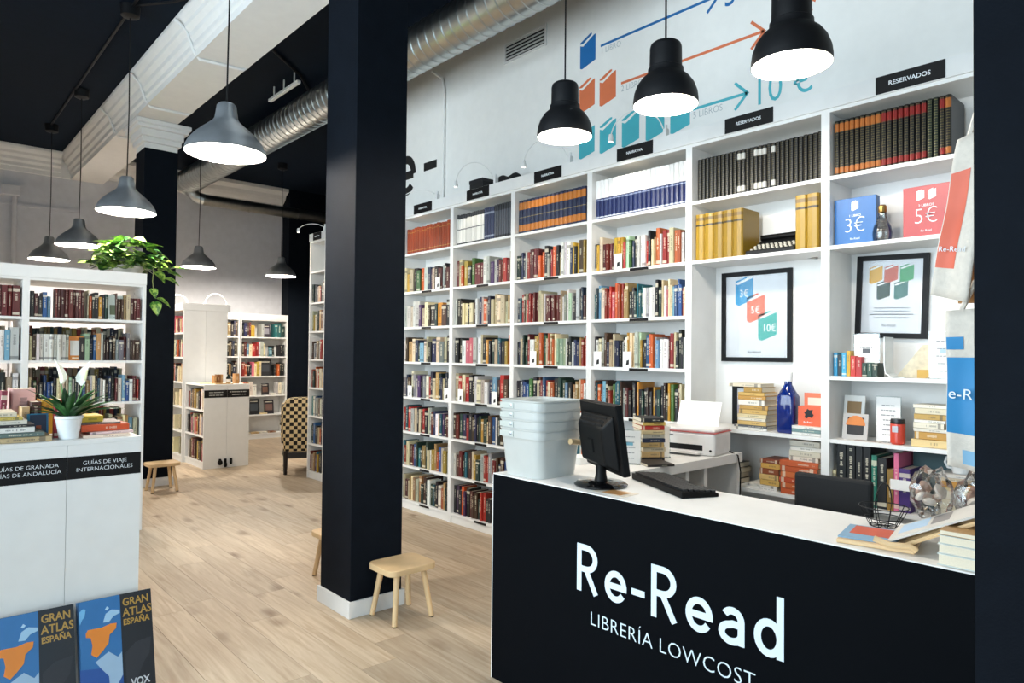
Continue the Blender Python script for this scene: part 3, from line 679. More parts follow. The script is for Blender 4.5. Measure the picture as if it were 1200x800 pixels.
# clamp lamps
def clamp_lamp(M, label, reach=.30, power=4, cat='lamp', name='clamp_lamp', tall=.16):
    """local: y = out from the fascia, x = along it, z up; the arm arcs sideways and down to a small head"""
    t = tag(link(name, None), label, cat, 'white clamp lamps'); t.matrix_world = M
    obj('clamp', B(-.012, -.03, -.04, .012, .006, .05), WHITE, t, bevel=.003)
    obj('clamp_screw', MB().tube([(0, -.012, .045), (0, -.012, .075)], .009, 10), WHITE, t, smooth=True)
    P = [(reach*(.5-.5*math.cos(PI*k/14)), .02+.15*math.sin(PI*k/28), .045+tall*math.sin(PI*min(1, k/14*1.0))*(.9)-.03*k/14) for k in range(15)]
    obj('arm', MB().tube(P, .004, 6), WHITE, t, smooth=True)
    e = P[-1]
    hd = obj('lamp_head', MB().lathe([(.004, .03), (.012, .028), (.018, .0), (.018, -.022), (.015, -.022)], 14, Matrix.Translation(e)), WHITE, t, smooth=True)
    obj('diode', MB().lathe([(.0005, -.0195), (.014, -.0195)], 12, Matrix.Translation(e)), emis('diode_glow', (1, .9, .75), 12), hd)
    if power:
        l = bpy.data.lights.new('spot', 'SPOT'); l.energy = power; l.spot_size = math.radians(75); l.spot_blend = .6; l.color = (1, .88, .70); l.shadow_soft_size = .015
        lo = link('spot', l, t); lo.location = (e[0], e[1], e[2]-.03); lo.rotation_euler = (math.radians(-32), 0, 0)
def wallclamp(y, lb, **k):
    M = Matrix(((0, -1, 0, WALLX-.005), (1, 0, 0, y), (0, 0, 1, 2.857), (0, 0, 0, 1)))
    clamp_lamp(M, lb, **k)
wallclamp(2.56, 'white clamp lamp arching over the sign above white and blue volumes')
wallclamp(3.39, 'white clamp lamp arching over the sign above orange-banded volumes')
wallclamp(4.22, 'white clamp lamp arching over the sign above black-and-white volumes')
wallclamp(5.03, 'white clamp lamp arching over the sign above rust-red volumes', tall=.06)
wallclamp(7.22, 'white clamp lamp on the narrow far bookcase', tall=.05)
def gondola_arc(x, y, z, label, rad=.14, rot=0, power=3):
    t = tag(link('arc_lamp', None, None, (x, y, z), rot), label, 'lamp', 'white arc lamps on the display units')
    obj('arm', MB().tube([(rad*math.cos(PI*k/14), 0, .001+rad*1.0*math.sin(PI*k/14)) for k in range(15)]+[(-rad, 0, -.06)], .009, 8), WHITE, t, smooth=True)
    obj('foot', B(rad-.02, -.02, 0, rad+.02, .02, .012), WHITE, t); obj('lamp_head', MB().lathe([(.003, -.05), (.016, -.055), (.022, -.09), (.018, -.09)], 12, Matrix.Translation((-rad, 0, 0))), WHITE, t, smooth=True)
gondola_arc(3.23, 9.68, 2.106, 'white arc lamp on the end of the tall display unit', .145, PI)
gondola_arc(2.82, 9.95, 2.106, 'white arc lamp over the shelves of the tall display unit beside pillar', .12, PI*.0)
gondola_arc(.80, 6.72, 1.735, 'white arc lamp seen through the open bookcase under pothos', .1, 0)
# dark bags and socket on the bookcase top
bg1 = obj('folded_bag', MB().sheet(lambda u, v: (3.66+.16*v, 4.39-.33*u, 2.8655+.1*math.sin(PI*u)**.5*math.sin(PI*v)*(1+.25*math.sin(9*u))), 14, 8), paint('121214', .9), smooth=True, label='crumpled black bag lying on top of the bookcase', cat='bag')
obj('bag_underside', B(3.67, 4.075, 2.8585, 3.81, 4.375, 2.8665), paint('121214', .9), bg1)
bb = thing('black_box', 'small black box behind the sign above black-and-white volumes', 'box', (3.72, 4.57, 2.766)); obj('carton', B(-.05, -.09, 0, .08, .09, .2), paint('141416'), bb, bevel=.008); obj('lid', B(-.053, -.093, .17, .083, .093, .204), paint('1A1A1D'), bb, bevel=.004)

# ================================================================== WALL GRAPHICS
WG = lambda: wallM(XR-.0005, 0, 0)
CB, CO, CT = paint('1767A8'), paint('D8734A'), paint('46AEBB')
def icon(y, z, mat, label, sc=1.0, M=None, parent=None, name='wall_sticker'):
    """book pictogram with a page slot; y = left edge"""
    M = M or WG(); a = -y
    P = lambda pts: [(a+p*sc, z+q*sc) for p, q in pts]
    if parent is None:
        t = thing(name, label, 'wall sticker', (XR, y-.078*sc, z), 0, 'book pictograms on the wall'); off = Matrix.Translation((-XR, -(y-.078*sc), -z))
    else: t = parent; off = Matrix.Identity(4)
    obj('cover', MB().prism(P([(0, .0), (.02, -.008), (.156, .028), (.156, .226), (.138, .222), (.03, .165), (0, .178)]), 0, .0012, off @ M), mat, t)
    obj('spine_edge', MB().prism(P([(0, .19), (.028, .187), (.118, .232), (.118, .244), (.1, .244), (0, .2)]), 0, .0012, off @ M), mat, t)
    return t
icon(3.56, 3.675, CB, 'blue book pictogram alone in the top row on the wall')
for y, lb in ((3.565, 'left orange book pictogram, partly behind a black pendant lamp'), (3.36, 'right orange book pictogram beside the orange arrow')): icon(y, 3.335, CO, lb)
for k, (y, lb) in enumerate(((3.563, 'leftmost of the five teal book pictograms'), (3.356, 'second of the five teal book pictograms'), (3.145, 'third of the five teal book pictograms'), (2.932, 'fourth of the five teal book pictograms'), (2.727, 'rightmost of the five teal book pictograms'))): icon(y, 2.978, CT, lb)
def arrow(y0, y1, z, mat, s, price, label, ps):
    t = thing('wall_sticker', label, 'wall sticker', (XR, y0, z)); M = wallM(-.0005, 0, 0); L = y0-y1
    strokes([[(0, 0), (L, 0)]], .018, M, mat, t, 'arrow_shaft'); strokes([[(L-.085, .085), (L, 0), (L-.085, -.085)]], .018, M, mat, t, 'arrow_head')
    text(s, .062, paint('9AA3A8'), t, wallM(-.0006, 0, -.062), thin=-.0012, sx=.9)
    text(price, ps, mat, t, wallM(-.0006, -L-.03, -.095), thin=-.001, sx=.80)
    return t
arrow(3.353, 2.36, 3.787, CB, '1 LIBRO', '3 €', 'blue arrow sticker from 1 LIBRO towards the ceiling end', .26)
arrow(3.155, 2.05, 3.447, CO, '2 LIBROS', '5 €', 'orange arrow sticker with 2 LIBROS lettering', .26)
arrow(2.55, 2.159, 3.098, CT, '5 LIBROS', '10 €', 'teal arrow sticker with 5 LIBROS lettering and price 10 €', .25)
bl = thing('wall_lettering', 'large black Re- lettering on the white wall beside the pillar', 'lettering', (XR, 5.9, 3.08))
Mb = wallM(-.0006, 5.9-5.9, -3.08)
strokes([arc(-5.9+.02+5.9-.10, 3.30, .13, .165, 0, 318, 26), [(-.21, 3.30), (.05+.0, 3.30)]], .085, Mb, paint('101113'), bl, 'letter_e')
strokes([[(-.55, 3.08), (-.55, 3.62)], [(-.55, 3.57), (-.45, 3.57)]+arc(-.45, 3.47, .1, .1, 90, -90, 10)+[(-.55, 3.37)], [(-.46, 3.37), (-.33, 3.08)]], .085, Mb, paint('101113'), bl, 'letter_r')
obj('hyphen', MB().prism([(.237, 3.285), (.456, 3.285), (.456, 3.366), (.237, 3.368)], 0, .0014, Mb), paint('101113'), bl)
vg = thing('wall_vent', 'white slatted ventilation grille high on the right wall', 'vent', (XR, 4.445, 3.985))
obj('frame', MB().box(-.012, -.517, 0, 0, 0, .018).box(-.012, -.517, .164, 0, 0, .182).box(-.012, -.018, .018, 0, 0, .164).box(-.012, -.517, .018, 0, -.499, .164), WHITE, vg)
obj('backing', B(-.002, -.499, .018, -.0005, -.018, .164), BLACKM, vg)
for k in range(5): obj('slat', MB().box(-.011, -.499, -.011, -.008, -.018, .011, Matrix.Translation((.0, 0, .032+k*.029)) @ Matrix.Rotation(.5, 4, 'Y')), WHITE, vg)
cd_ = obj('wall_conduit', MB().tube([(XR-.02, 5.31, 2.86), (XR-.02, 5.31, 4.0), (XR-.03, 5.33, 4.12), (XR-.1, 5.40, 4.19)], .013, 8), WALLW, smooth=True, label='thin white cable conduit running up the wall beside black lettering', cat='conduit')

# ================================================================== DUCTS
du = thing('spiral_duct', 'large shiny spiral ventilation duct under the dark ceiling', 'duct', (3.2, -2.0, 4.02))
R_ = .175
nseg = 40; LgD = 12.95
mbd = MB(); prof = []
y = 0.0
while y < LgD:
    prof += [(R_, y), (R_, y+.088), (R_+.007, y+.092), (R_+.007, y+.100), (R_, y+.104)]; y += .104
mbd.lathe(prof, nseg, Matrix.Rotation(-PI/2, 4, 'X'), cap=True)
obj('duct_body', mbd, DUCTM, du, smooth=True)
for yy in (7.1, 4.0, 10.0): obj('hanger', MB().tube([(R_+.01, yy, 0), (R_+.01, yy, .279)], .004, 6), BLACKM, du)
gr = obj('outlet_grille', B(-R_-.012, 7.05, -.055, -R_+.02, 7.6, .055), DUCTM, du)
for k in range(12): obj('fin', B(-R_-.014, 7.08+k*.042, -.045, -R_-.0115, 7.10+k*.042, .045), BLACKM, gr)
d2 = thing('branch_duct', 'slim metal duct crossing below the back cornice', 'duct', (3.38, 10.82, 3.76))
obj('duct_body', MB().lathe([(.085, 0), (.085, .7), (.09, .703), (.09, .72), (.085, .723), (.085, 1.5), (.09, 1.503), (.09, 1.52), (.085, 1.523), (.085, 2.3)], 28, Matrix.Rotation(PI/2, 4, 'Y'), cap=True), pm('duct_dull', '8F8D86', .35, 1, noise=.1), d2, smooth=True)
obj('elbow', MB().tube([(-.18, .1, .2), (-.15, .06, .12), (-.08, .02, .03), (.03, 0, 0)], .088, 16), DUCTM, d2, smooth=True)
trk = thing('ceiling_rail', 'short white lighting rail hanging beside the spiral duct', 'rail', (2.93, 6.85, 4.16))
obj('rail', B(-.02, -.36, 0, .02, .36, .03), WHITE, trk, bevel=.004)
for yy in (-.25, 0, .25): obj('rod', MB().tube([(0, yy, .03), (0, yy, .139)], .008, 6), WHITE, trk)

# cable runs on the ceiling and the beam
def cable(pts, r_, mat, label, name='ceiling_cable', cat='cable'): return obj(name, MB().tube(pts, r_, 6), mat, smooth=True, label=label, cat=cat)
cable([(1.37, 3.9, 4.285), (1.37, 10.2, 4.285)], .012, BLACKM, 'black cable along the dark ceiling linking the aluminium pendants')
cable([(1.37, 6.2, 4.283), (1.6, 5.9, 4.283), (1.67, 5.75, 4.283)], .011, BLACKM, 'black cable from the ceiling rose to the white beam')
def over_beam(y, lb, bx=1.0): cable([(1.66, y, 4.24), (1.75, y-.02*bx, 4.16), (1.81, y-.03*bx, 3.99), (1.85, y-.05*bx, 3.935), (2.1, y-.08*bx, 3.935), (2.2, y-.08*bx, 3.935), (2.25, y-.08*bx, 3.98), (2.26, y-.08*bx, 4.28)], .014, PLASTER, lb, 'beam_conduit', 'conduit')
over_beam(6.1, 'white conduit wrapped over the beam near the black lamp rose'); over_beam(8.95, 'white conduit wrapped over the beam beside the capital'); over_beam(7.6, 'white conduit crossing the beam just before the capital', .4)
cable([(2.3, 6.0, 4.28), (3.0, 6.6, 4.28), (3.6, 7.4, 4.28)], .014, BLACKM, 'black cable looping across the dark ceiling beside the duct')

# ================================================================== PENDANT LAMPS
def lamp_light(parent, z, power, rad=.05):
    l = bpy.data.lights.new('bulb_light', 'POINT'); l.energy = power; l.color = LAMP; l.shadow_soft_size = rad
    lo = link('bulb_light', l, parent); lo.location = (0, 0, z)
BULB = emis('bulb_glow', (1, .93, .82), 30)
def alu_lamp(x, y, z, label, power=112):
    t = thing('pendant_lamp', label, 'lamp', (x, y, z), 0, 'brushed aluminium pendant lamps'); R = .22
    prof = [(R, 0), (R*.975, .028), (R*.90, .062), (R*.77, .098), (R*.59, .135), (R*.43, .165), (R*.34, .183), (R*.29, .2), (R*.265, .235), (R*.24, .275), (R*.19, .288), (.012, .292)]
    obj('shade', MB().lathe(prof, 40), ALU, t, smooth=True)
    obj('inner_shade', MB().lathe([(r_-.003, z_-.001) for r_, z_ in prof[:-1]]+[(.01, .286)], 40), LAMPIN, t, smooth=True)
    obj('bulb', MB().lathe([(.004, .045), (.03, .055), (.045, .085), (.04, .115), (.02, .15), (.02, .2)], 16), BULB, t, smooth=True)
    obj('cord', MB().tube([(0, 0, .288), (.006, .0, (ZC-z)*.5), (0, 0, ZC-z-.07)], .0045, 6), BLACKM, t, smooth=True)
    obj('ceiling_rose', MB().lathe([(.04, ZC-z-.1), (.07, ZC-z-.085), (.075, ZC-z-.001)], 20, cap=True), BLACKM, t, smooth=True)
    lamp_light(t, .03, power)
for x, y, lb in ((1.374, 4.0, 'nearest aluminium pendant lamp, hanging before the white beam'), (1.365, 6.26, 'aluminium pendant lamp hanging beside the black pillar above the pothos'), (1.43, 8.64, 'third aluminium pendant lamp, left of the pothos'),
                 (1.384, 10.26, 'farthest aluminium pendant lamp above the open bookcase'), (3.0, 9.71, 'aluminium pendant lamp above the tall display unit at the back'), (4.25, 9.94, 'aluminium pendant lamp in front of the dark back pillar')): alu_lamp(x, y, 2.6, lb, 82 if y < 5 else 105 if y < 8 else 150)
def black_lamp(x, y, z, label, power=32):
    t = thing('black_pendant', label, 'lamp', (x, y, z), 0, 'matt black pendant lamps'); R = .15
    prof = [(R, 0), (R*1.0, .022), (R*.97, .055), (R*.88, .092), (R*.74, .122), (R*.60, .140), (R*.55, .150), (R*.545, .17), (R*.50, .175), (R*.49, .27), (R*.46, .285), (R*.40, .292), (.008, .294)]
    obj('shade', MB().lathe(prof, 40), pm('matt_black', '0D0F13', .55, noise=.04, spec=.3), t, smooth=True)
    obj('inner_shade', MB().lathe([(r_-.003, z_-.001) for r_, z_ in prof[:6]]+[(R*.5, .15), (.01, .155)], 40), LAMPIN, t, smooth=True)
    obj('bulb', MB().lathe([(.004, .03), (.03, .04), (.042, .068), (.036, .1), (.02, .125), (.018, .15)], 16), BULB, t, smooth=True)
    obj('cord', MB().tube([(0, 0, .29), (0, 0, ZC-z-.03)], .005, 6), BLACKM, t, smooth=True)
    obj('ceiling_rose', MB().lathe([(.04, ZC-z-.05), (.055, ZC-z-.04), (.06, ZC-z-.001)], 20, cap=True), BLACKM, t, smooth=True)
    lamp_light(t, .02, power)
black_lamp(2.68, 2.57, 2.655, 'leftmost matt black pendant lamp, before the book pictograms'); black_lamp(2.65, 1.89, 2.64, 'middle matt black pendant lamp over the counter'); black_lamp(2.57, 1.245, 2.605, 'rightmost and largest matt black pendant lamp')

# ================================================================== STOOLS AND ARMCHAIR
def stool(x, y, label, rz=0, s=1.0):
    t = thing('stool', label, 'stool', (x, y, 0), rz, 'small birch stools')
    def rr_(hw, hd, rc, n=6):
        P = []
        for cx, cy, a0 in ((hw-rc, hd-rc, 0), (-hw+rc, hd-rc, 90), (-hw+rc, -hd+rc, 180), (hw-rc, -hd+rc, 270)):
            P += [(cx+rc*math.cos(math.radians(a0+90*k/n)), cy+rc*math.sin(math.radians(a0+90*k/n))) for k in range(n+1)]
        return P
    obj('seat', MB().prism(rr_(.155, .13, .05), .268, .30), STOOLW, t, bevel=.004)
    for sx, sy in ((-1, -1), (1, -1), (-1, 1), (1, 1)):
        lg = obj('leg', MB().tube([(sx*.12, sy*.115, .004), (sx*.085, sy*.078, .27)], [.0145, .0165], 14), STOOLW, t, smooth=True)
        obj('glide', MB().lathe([(.001, 0), (.014, 0), (.014, .006), (.001, .006)], 12, Matrix.Translation((sx*.12, sy*.115, 0))), BLACKP, lg)
    return t
stool(2.123, 3.265, 'birch stool standing right before the big black pillar')
stool(2.08, 7.79, 'birch stool in front of the far black pillar')
stool(2.185, 4.11, 'birch stool mostly hidden behind the big black pillar')
def checker_mat():
    m = bpy.data.materials.new('houndstooth'); m.use_nodes = True; nt = m.node_tree; b = nt.nodes['Principled BSDF']
    tc = nt.nodes.new('ShaderNodeTexCoord'); mp = nt.nodes.new('ShaderNodeMapping'); mp.inputs['Rotation'].default_value = (0, 0, 0); mp.inputs['Location'].default_value = (.011, .013, .011)
    c = nt.nodes.new('ShaderNodeTexChecker'); c.inputs['Scale'].default_value = 22; c.inputs[1].default_value = (*lin('D9C193'), 1); c.inputs[2].default_value = (*lin('17120E'), 1)
    nt.links.new(tc.outputs['Object'], mp.inputs[0]); nt.links.new(mp.outputs[0], c.inputs[0]); nt.links.new(c.outputs[0], b.inputs['Base Color']); b.inputs['Roughness'].default_value = .9; return m
HT = checker_mat(); DKW = pm('dark_wood', '1A120E', .4)
ac = thing('armchair', 'high-backed armchair in black-and-cream check fabric with dark legs', 'armchair', (3.82, 8.0, 0), -.42)
def back_fn():
    mb = MB(); n = 10
    pts = [(-.30, .27), (.30, .27), (.32, .5), (.32, .82), (.28, .90), (.2, .92), (-.2, .92), (-.28, .90), (-.32, .82), (-.32, .5)]
    mb.prism(pts, 0, .13, frame((1,0,0), (0,0,1), (0, -.12, 0))); return mb
obj('backrest', back_fn(), HT, ac, bevel=.025)
obj('seat', B(-.30, -.13, .25, .30, .40, .44), HT, ac, bevel=.03)
for sx in (-1, 1):
    obj('wing', B(sx*.30-.04, -.13, .42, sx*.30+.04, .12, .84), HT, ac, bevel=.03); obj('armrest', B(sx*.32-.035, .05, .56, sx*.32+.035, .42, .60), DKW, ac, bevel=.012)
    obj('arm_post', MB().tube([(sx*.32, .36, .3), (sx*.32, .37, .57)], .018, 8), DKW, ac)
    obj('leg', MB().tube([(sx*.28, -.23, .28), (sx*.28, -.24, 0)], [.028, .022], 8), DKW, ac)
    obj('leg', MB().tube([(sx*.28, .38, .28), (sx*.29, .38, .16), (sx*.28, .38, .1), (sx*.29, .39, 0)], [.028, .034, .02, .026], 8), DKW, ac)
obj('rail', B(-.29, -.245, .19, .29, -.2, .26), DKW, ac, bevel=.006)

# ================================================================== PLANTS
def leaf_mesh(name, mat, L=1, W=.38, fold=.12, droop=.25, heart=True):
    rows = [(0, .02), (.04, .34), (.14, .85), (.3, 1), (.5, .86), (.7, .58), (.86, .28), (1, .0)] if heart else [(0, .12), (.1, .4), (.3, .9), (.5, 1), (.7, .8), (.88, .38), (1, 0)]
    vs = []; fs = []
    for t, k in rows:
        z = -droop*t*t
        vs += [(-W*k, t*L-(.06 if heart and 0 < t < .1 else 0), z+fold*k), (0, t*L, z), (W*k, t*L-(.06 if heart and 0 < t < .1 else 0), z+fold*k)]
    for i in range(len(rows)-1):
        a = i*3; fs += [(a, a+1, a+4, a+3), (a+1, a+2, a+5, a+4)]
    me = bpy.data.meshes.new(name); me.from_pydata(vs, [], fs); me.materials.append(mat)
    me.polygons.foreach_set('use_smooth', [True]*len(me.polygons)); return me
def leaf_mat(name, a, b_, scale=5):
    m = bpy.data.materials.new(name); m.use_nodes = True; nt = m.node_tree; p = nt.nodes['Principled BSDF']
    tc = nt.nodes.new('ShaderNodeTexCoord'); oi = nt.nodes.new('ShaderNodeObjectInfo'); ad = nt.nodes.new('ShaderNodeVectorMath'); nt.links.new(tc.outputs['Object'], ad.inputs[0]); nt.links.new(oi.outputs['Random'], ad.inputs[1])
    n = nt.nodes.new('ShaderNodeTexNoise'); n.inputs['Scale'].default_value = scale; nt.links.new(ad.outputs[0], n.inputs['Vector'])
    rp = nt.nodes.new('ShaderNodeValToRGB'); rp.color_ramp.elements[0].position = .42; rp.color_ramp.elements[1].position = .58; rp.color_ramp.elements[0].color = (*lin(a), 1); rp.color_ramp.elements[1].color = (*lin(b_), 1)
    nt.links.new(n.outputs['Fac'], rp.inputs[0]); nt.links.new(rp.outputs[0], p.inputs['Base Color']); p.inputs['Roughness'].default_value = .38
    return m
po = thing('potted_pothos', 'variegated pothos in white bowl trailing over the bookcase end', 'plant', (1.42, 6.42, 2.1015))
obj('pot', MB().lathe([(.06, 0), (.09, .0), (.12, .05), (.125, .07), (.115, .07), (.11, .055)], 24, cap=False), pm('pot_grey', 'C9C9C4', .5), po, smooth=True)
obj('soil', MB().lathe([(.001, .052), (.111, .056)], 16), paint('2A2018', .9), po)
LV1 = leaf_mesh('pothos_leaf', leaf_mat('pothos_green', '34681F', '9DBB58', 4)); LV2 = leaf_mesh('pothos_leaf_dark', leaf_mat('pothos_dark', '14361A', '3C6C2C', 4))
r = random.Random(9)
def put_leaf(parent, me, p, d, size, roll=0, name='leaf'):
    d = Vector(d).normalized(); up = Vector((0, 0, 1)); x = d.cross(up)
    if x.length < .05: x = Vector((1, 0, 0))
    x.normalize(); z = x.cross(d); M = Matrix((x, d, z)).transposed().to_4x4() @ Matrix.Rotation(roll, 4, 'Y'); M.translation = p
    o = link(name, me, parent, M=M @ Matrix.Diagonal((size, size, size, 1))); return o
for k in range(120):
    a = r.random()*2*PI; el = r.random(); rad = .03+.21*r.random(); zz = .05+.27*(1-(rad/.26)**2)*r.random()+.0
    p = (rad*math.cos(a)*1.1, rad*math.sin(a)*.8, zz)
    put_leaf(po, LV1 if r.random() < .65 else LV2, p, (math.cos(a+r.uniform(-.6, .6)), math.sin(a+r.uniform(-.6, .6))-.45, r.uniform(-.35, .55)), r.uniform(.10, .15), r.uniform(-.5, .5))
for k in range(34):
    x = -.26+.5*r.random(); put_leaf(po, LV1 if r.random() < .6 else LV2, (x, -.12-.06*r.random(), .03+.13*r.random()), (x*2+r.uniform(-.5, .5), -.8, r.uniform(-.3, .4)), r.uniform(.09, .13), r.uniform(-.5, .5))
for (x, y, z, dx, dz, s_) in ((.20, -.2, .05, .8, -.2, .13), (.26, -.2, .02, 1, -.1, .12), (.16, -.22, .02, .4, -.5, .12), (.22, -.23, -.03, .9, -.25, .13), (.13, -.24, -.12, .2, -.8, .09), (.165, -.24, -.2, .7, -.3, .1), (.15, -.24, -.23, .1, -.9, .12), (.20, -.235, -.22, .9, -.5, .09), (.28, -.21, .06, .9, .2, .12)):
    put_leaf(po, LV1, (x, y, z), (dx, -.5, dz), s_, .3)
for k in range(7):
    a = k*.9; obj('stem', MB().tube([(0, 0, .06), (.1*math.cos(a), .08*math.sin(a), .15), (.2*math.cos(a), .15*math.sin(a), .12)], .003, 5), paint('5E7A3A'), po)
obj('vine', MB().tube([(.08, -.1, .12), (.14, -.23, .06), (.13, -.245, -.06), (.14, -.245, -.16), (.16, -.24, -.2)], .003, 5), paint('7E8A4A'), po)

pz = thing('peace_lily', 'small peace lily with two white flowers in a white pot on the counter', 'plant', (.557, 3.50, GH+.0005))
obj('pot', MB().lathe([(.001, 0), (.036, 0), (.05, .085), (.054, .088), (.054, .1), (.049, .1), (.045, .08), (.001, .08)], 28), pm('pot_white', 'E9EDEF', .4), pz, smooth=True)
LV3 = leaf_mesh('lily_leaf', leaf_mat('lily_green', '1C4220', '3E7038', 3), 1, .085, .03, .45, False); LV4 = leaf_mesh('flower_spathe_mesh', pm('spathe_white', 'EDEFE6', .5), 1, .34, .2, .1, True)
for k in range(34):
    a = k*2.4; tl = r.uniform(.1, 1.8)
    put_leaf(pz, LV3, (.012*math.cos(a), .012*math.sin(a), .082), (math.cos(a), math.sin(a)*.7, tl+.5), r.uniform(.12, .2), r.uniform(-.4, .4))
for dx, h, sl in ((-.035, .27, -.35), (.055, .26, .35)):
    obj('flower_stem', MB().tube([(0, 0, .08), (dx*.5, 0, h*.6), (dx, 0, h-.02)], .0028, 6), paint('6E9A58'), pz); put_leaf(pz, LV4, (dx, 0, h-.03), (sl*.35, .05, 1), .11, 0, 'flower_spathe')
    obj('spadix', MB().tube([(dx, -.012, h-.01), (dx+sl*.02, -.014, h+.04)], .005, 8), paint('E3DFB0'), pz)

# ================================================================== BOOKS ON THE TRAVEL COUNTER
GCT = 'books on the travel-guide counter'
def flat(x, y, z, w_, d_, t_, col, label, rz=0, name='lying_book', grp=GCT, me=None):
    """book lying flat with its spine towards -Y: w_ = along x"""
    M = Matrix.Translation((x, y, z+.0003)) @ Matrix.Rotation(rz, 4, 'Z') @ Matrix(((0, 0, 1, 0), (0, 1, 0, 0), (-1, 0, 0, t_), (0, 0, 0, 1)))
    return book(M, (t_, d_, w_), col, label, 'book', grp, me or COVERF, name)
def stand(x, y, z, t_, d_, h_, col, label, rz=0, tilt=0, name='standing_book', grp=GCT):
    M = Matrix.Translation((x, y, z+.0003)) @ Matrix.Rotation(rz, 4, 'Z') @ Matrix.Rotation(tilt, 4, 'Y')
    return book(M, (t_, d_, h_), col, label, 'book', grp, COVERF, name)
z = GH
for k, (w_, d_, t_, c_, dx, lb) in enumerate(((.22, .26, .022, 'B9A27A', 0, 'wide tan-edged book at the bottom of the flat pile, counter corner'), (.2, .25, .018, '5E6E68', -.01, 'grey-green book second from bottom of the flat pile'), (.17, .24, .022, 'E3E1DB', -.02, 'white book in the middle of the flat pile'),
        (.17, .22, .01, '2A2426', -.02, 'thin dark book on the white one, flat pile'), (.15, .22, .018, 'D8D2C4', -.03, 'pale book near the top of the flat pile'), (.14, .2, .012, 'C9B25A', -.04, 'thin mustard book near the top of the flat pile'), (.12, .2, .02, 'D9CDB4', -.04, 'cream book topping the flat pile'))):
    flat(.27+dx*.5, 3.455+k*.004, z, w_, d_, t_, c_, lb); z += t_+.0006
stand(.335, 3.78, GH, .022, .14, .2, '7A2436', 'tall dark red book standing behind the flat pile', 0, .05)
stand(.385, 3.82, GH, .09, .16, .205, 'D9A8A0', 'thick pink book standing behind the flat pile'); stand(.41, 3.70, GH, .03, .14, .13, 'C9A878', 'tan book standing beside the blue picture book'); stand(.445, 3.72, GH, .04, .14, .15, '4A2A1E', 'dark brown book standing behind the blue picture book')
stand(.49, 3.76, GH, .05, .14, .155, 'D2A02C', 'yellow book standing behind the blue picture book')
face_out(Matrix.Translation((.425, 3.62, GH+.0005)) @ lean, .075, .105, .03, '2E7FA0', 'small blue picture book standing left of the peace lily', (.1, .08, .9, .95, '2A3A52'), (.4, .2, .65, .5, 'B05A2A'))
stand(.512, 3.56, GH, .028, .14, .165, '9E1B2A', 'slim red book standing upright left of the peace lily', -.1)
z = GH
for k, (w_, d_, t_, c_, dx, lb) in enumerate(((.18, .2, .012, 'D9C6B4', .0, 'thin beige book under the orange one, right of lily'), (.17, .18, .01, 'D8BFC0', .03, 'thin pink book under the orange one, right of lily'), (.19, .2, .03, 'D0552A', -.0, 'thick orange book lying right of the peace lily'), (.16, .18, .008, '6A5A58', -.005, 'thin dark book lying on the orange one'), (.11, .15, .028, 'D8B62E', -.02, 'thick yellow book topping the pile right of the lily'))):
    flat(.605+dx, 3.46+.02*k, z, w_, d_, t_, c_, lb, rz=.06*(k % 3-1)); z += t_+.0006
r = random.Random(77)
for k in range(6):
    zz = GH
    for q in range(2): flat(.30+.25*(k % 2)+.01*q, 4.05+.27*(k//2), zz, .19, .22, .02+.008*q, ['C8BEA8', '7A8A90', 'D8D2C4', '8A3A30', '3A4A5A', 'C9B48A'][(k+q*2) % 6], '%s book lying in the rear rows of the travel counter, %s' % (['pale tan', 'grey-blue', 'ivory', 'brick red', 'slate', 'straw'][(k+q*2) % 6], nth(k*2+q))); zz += .0205+.008*q

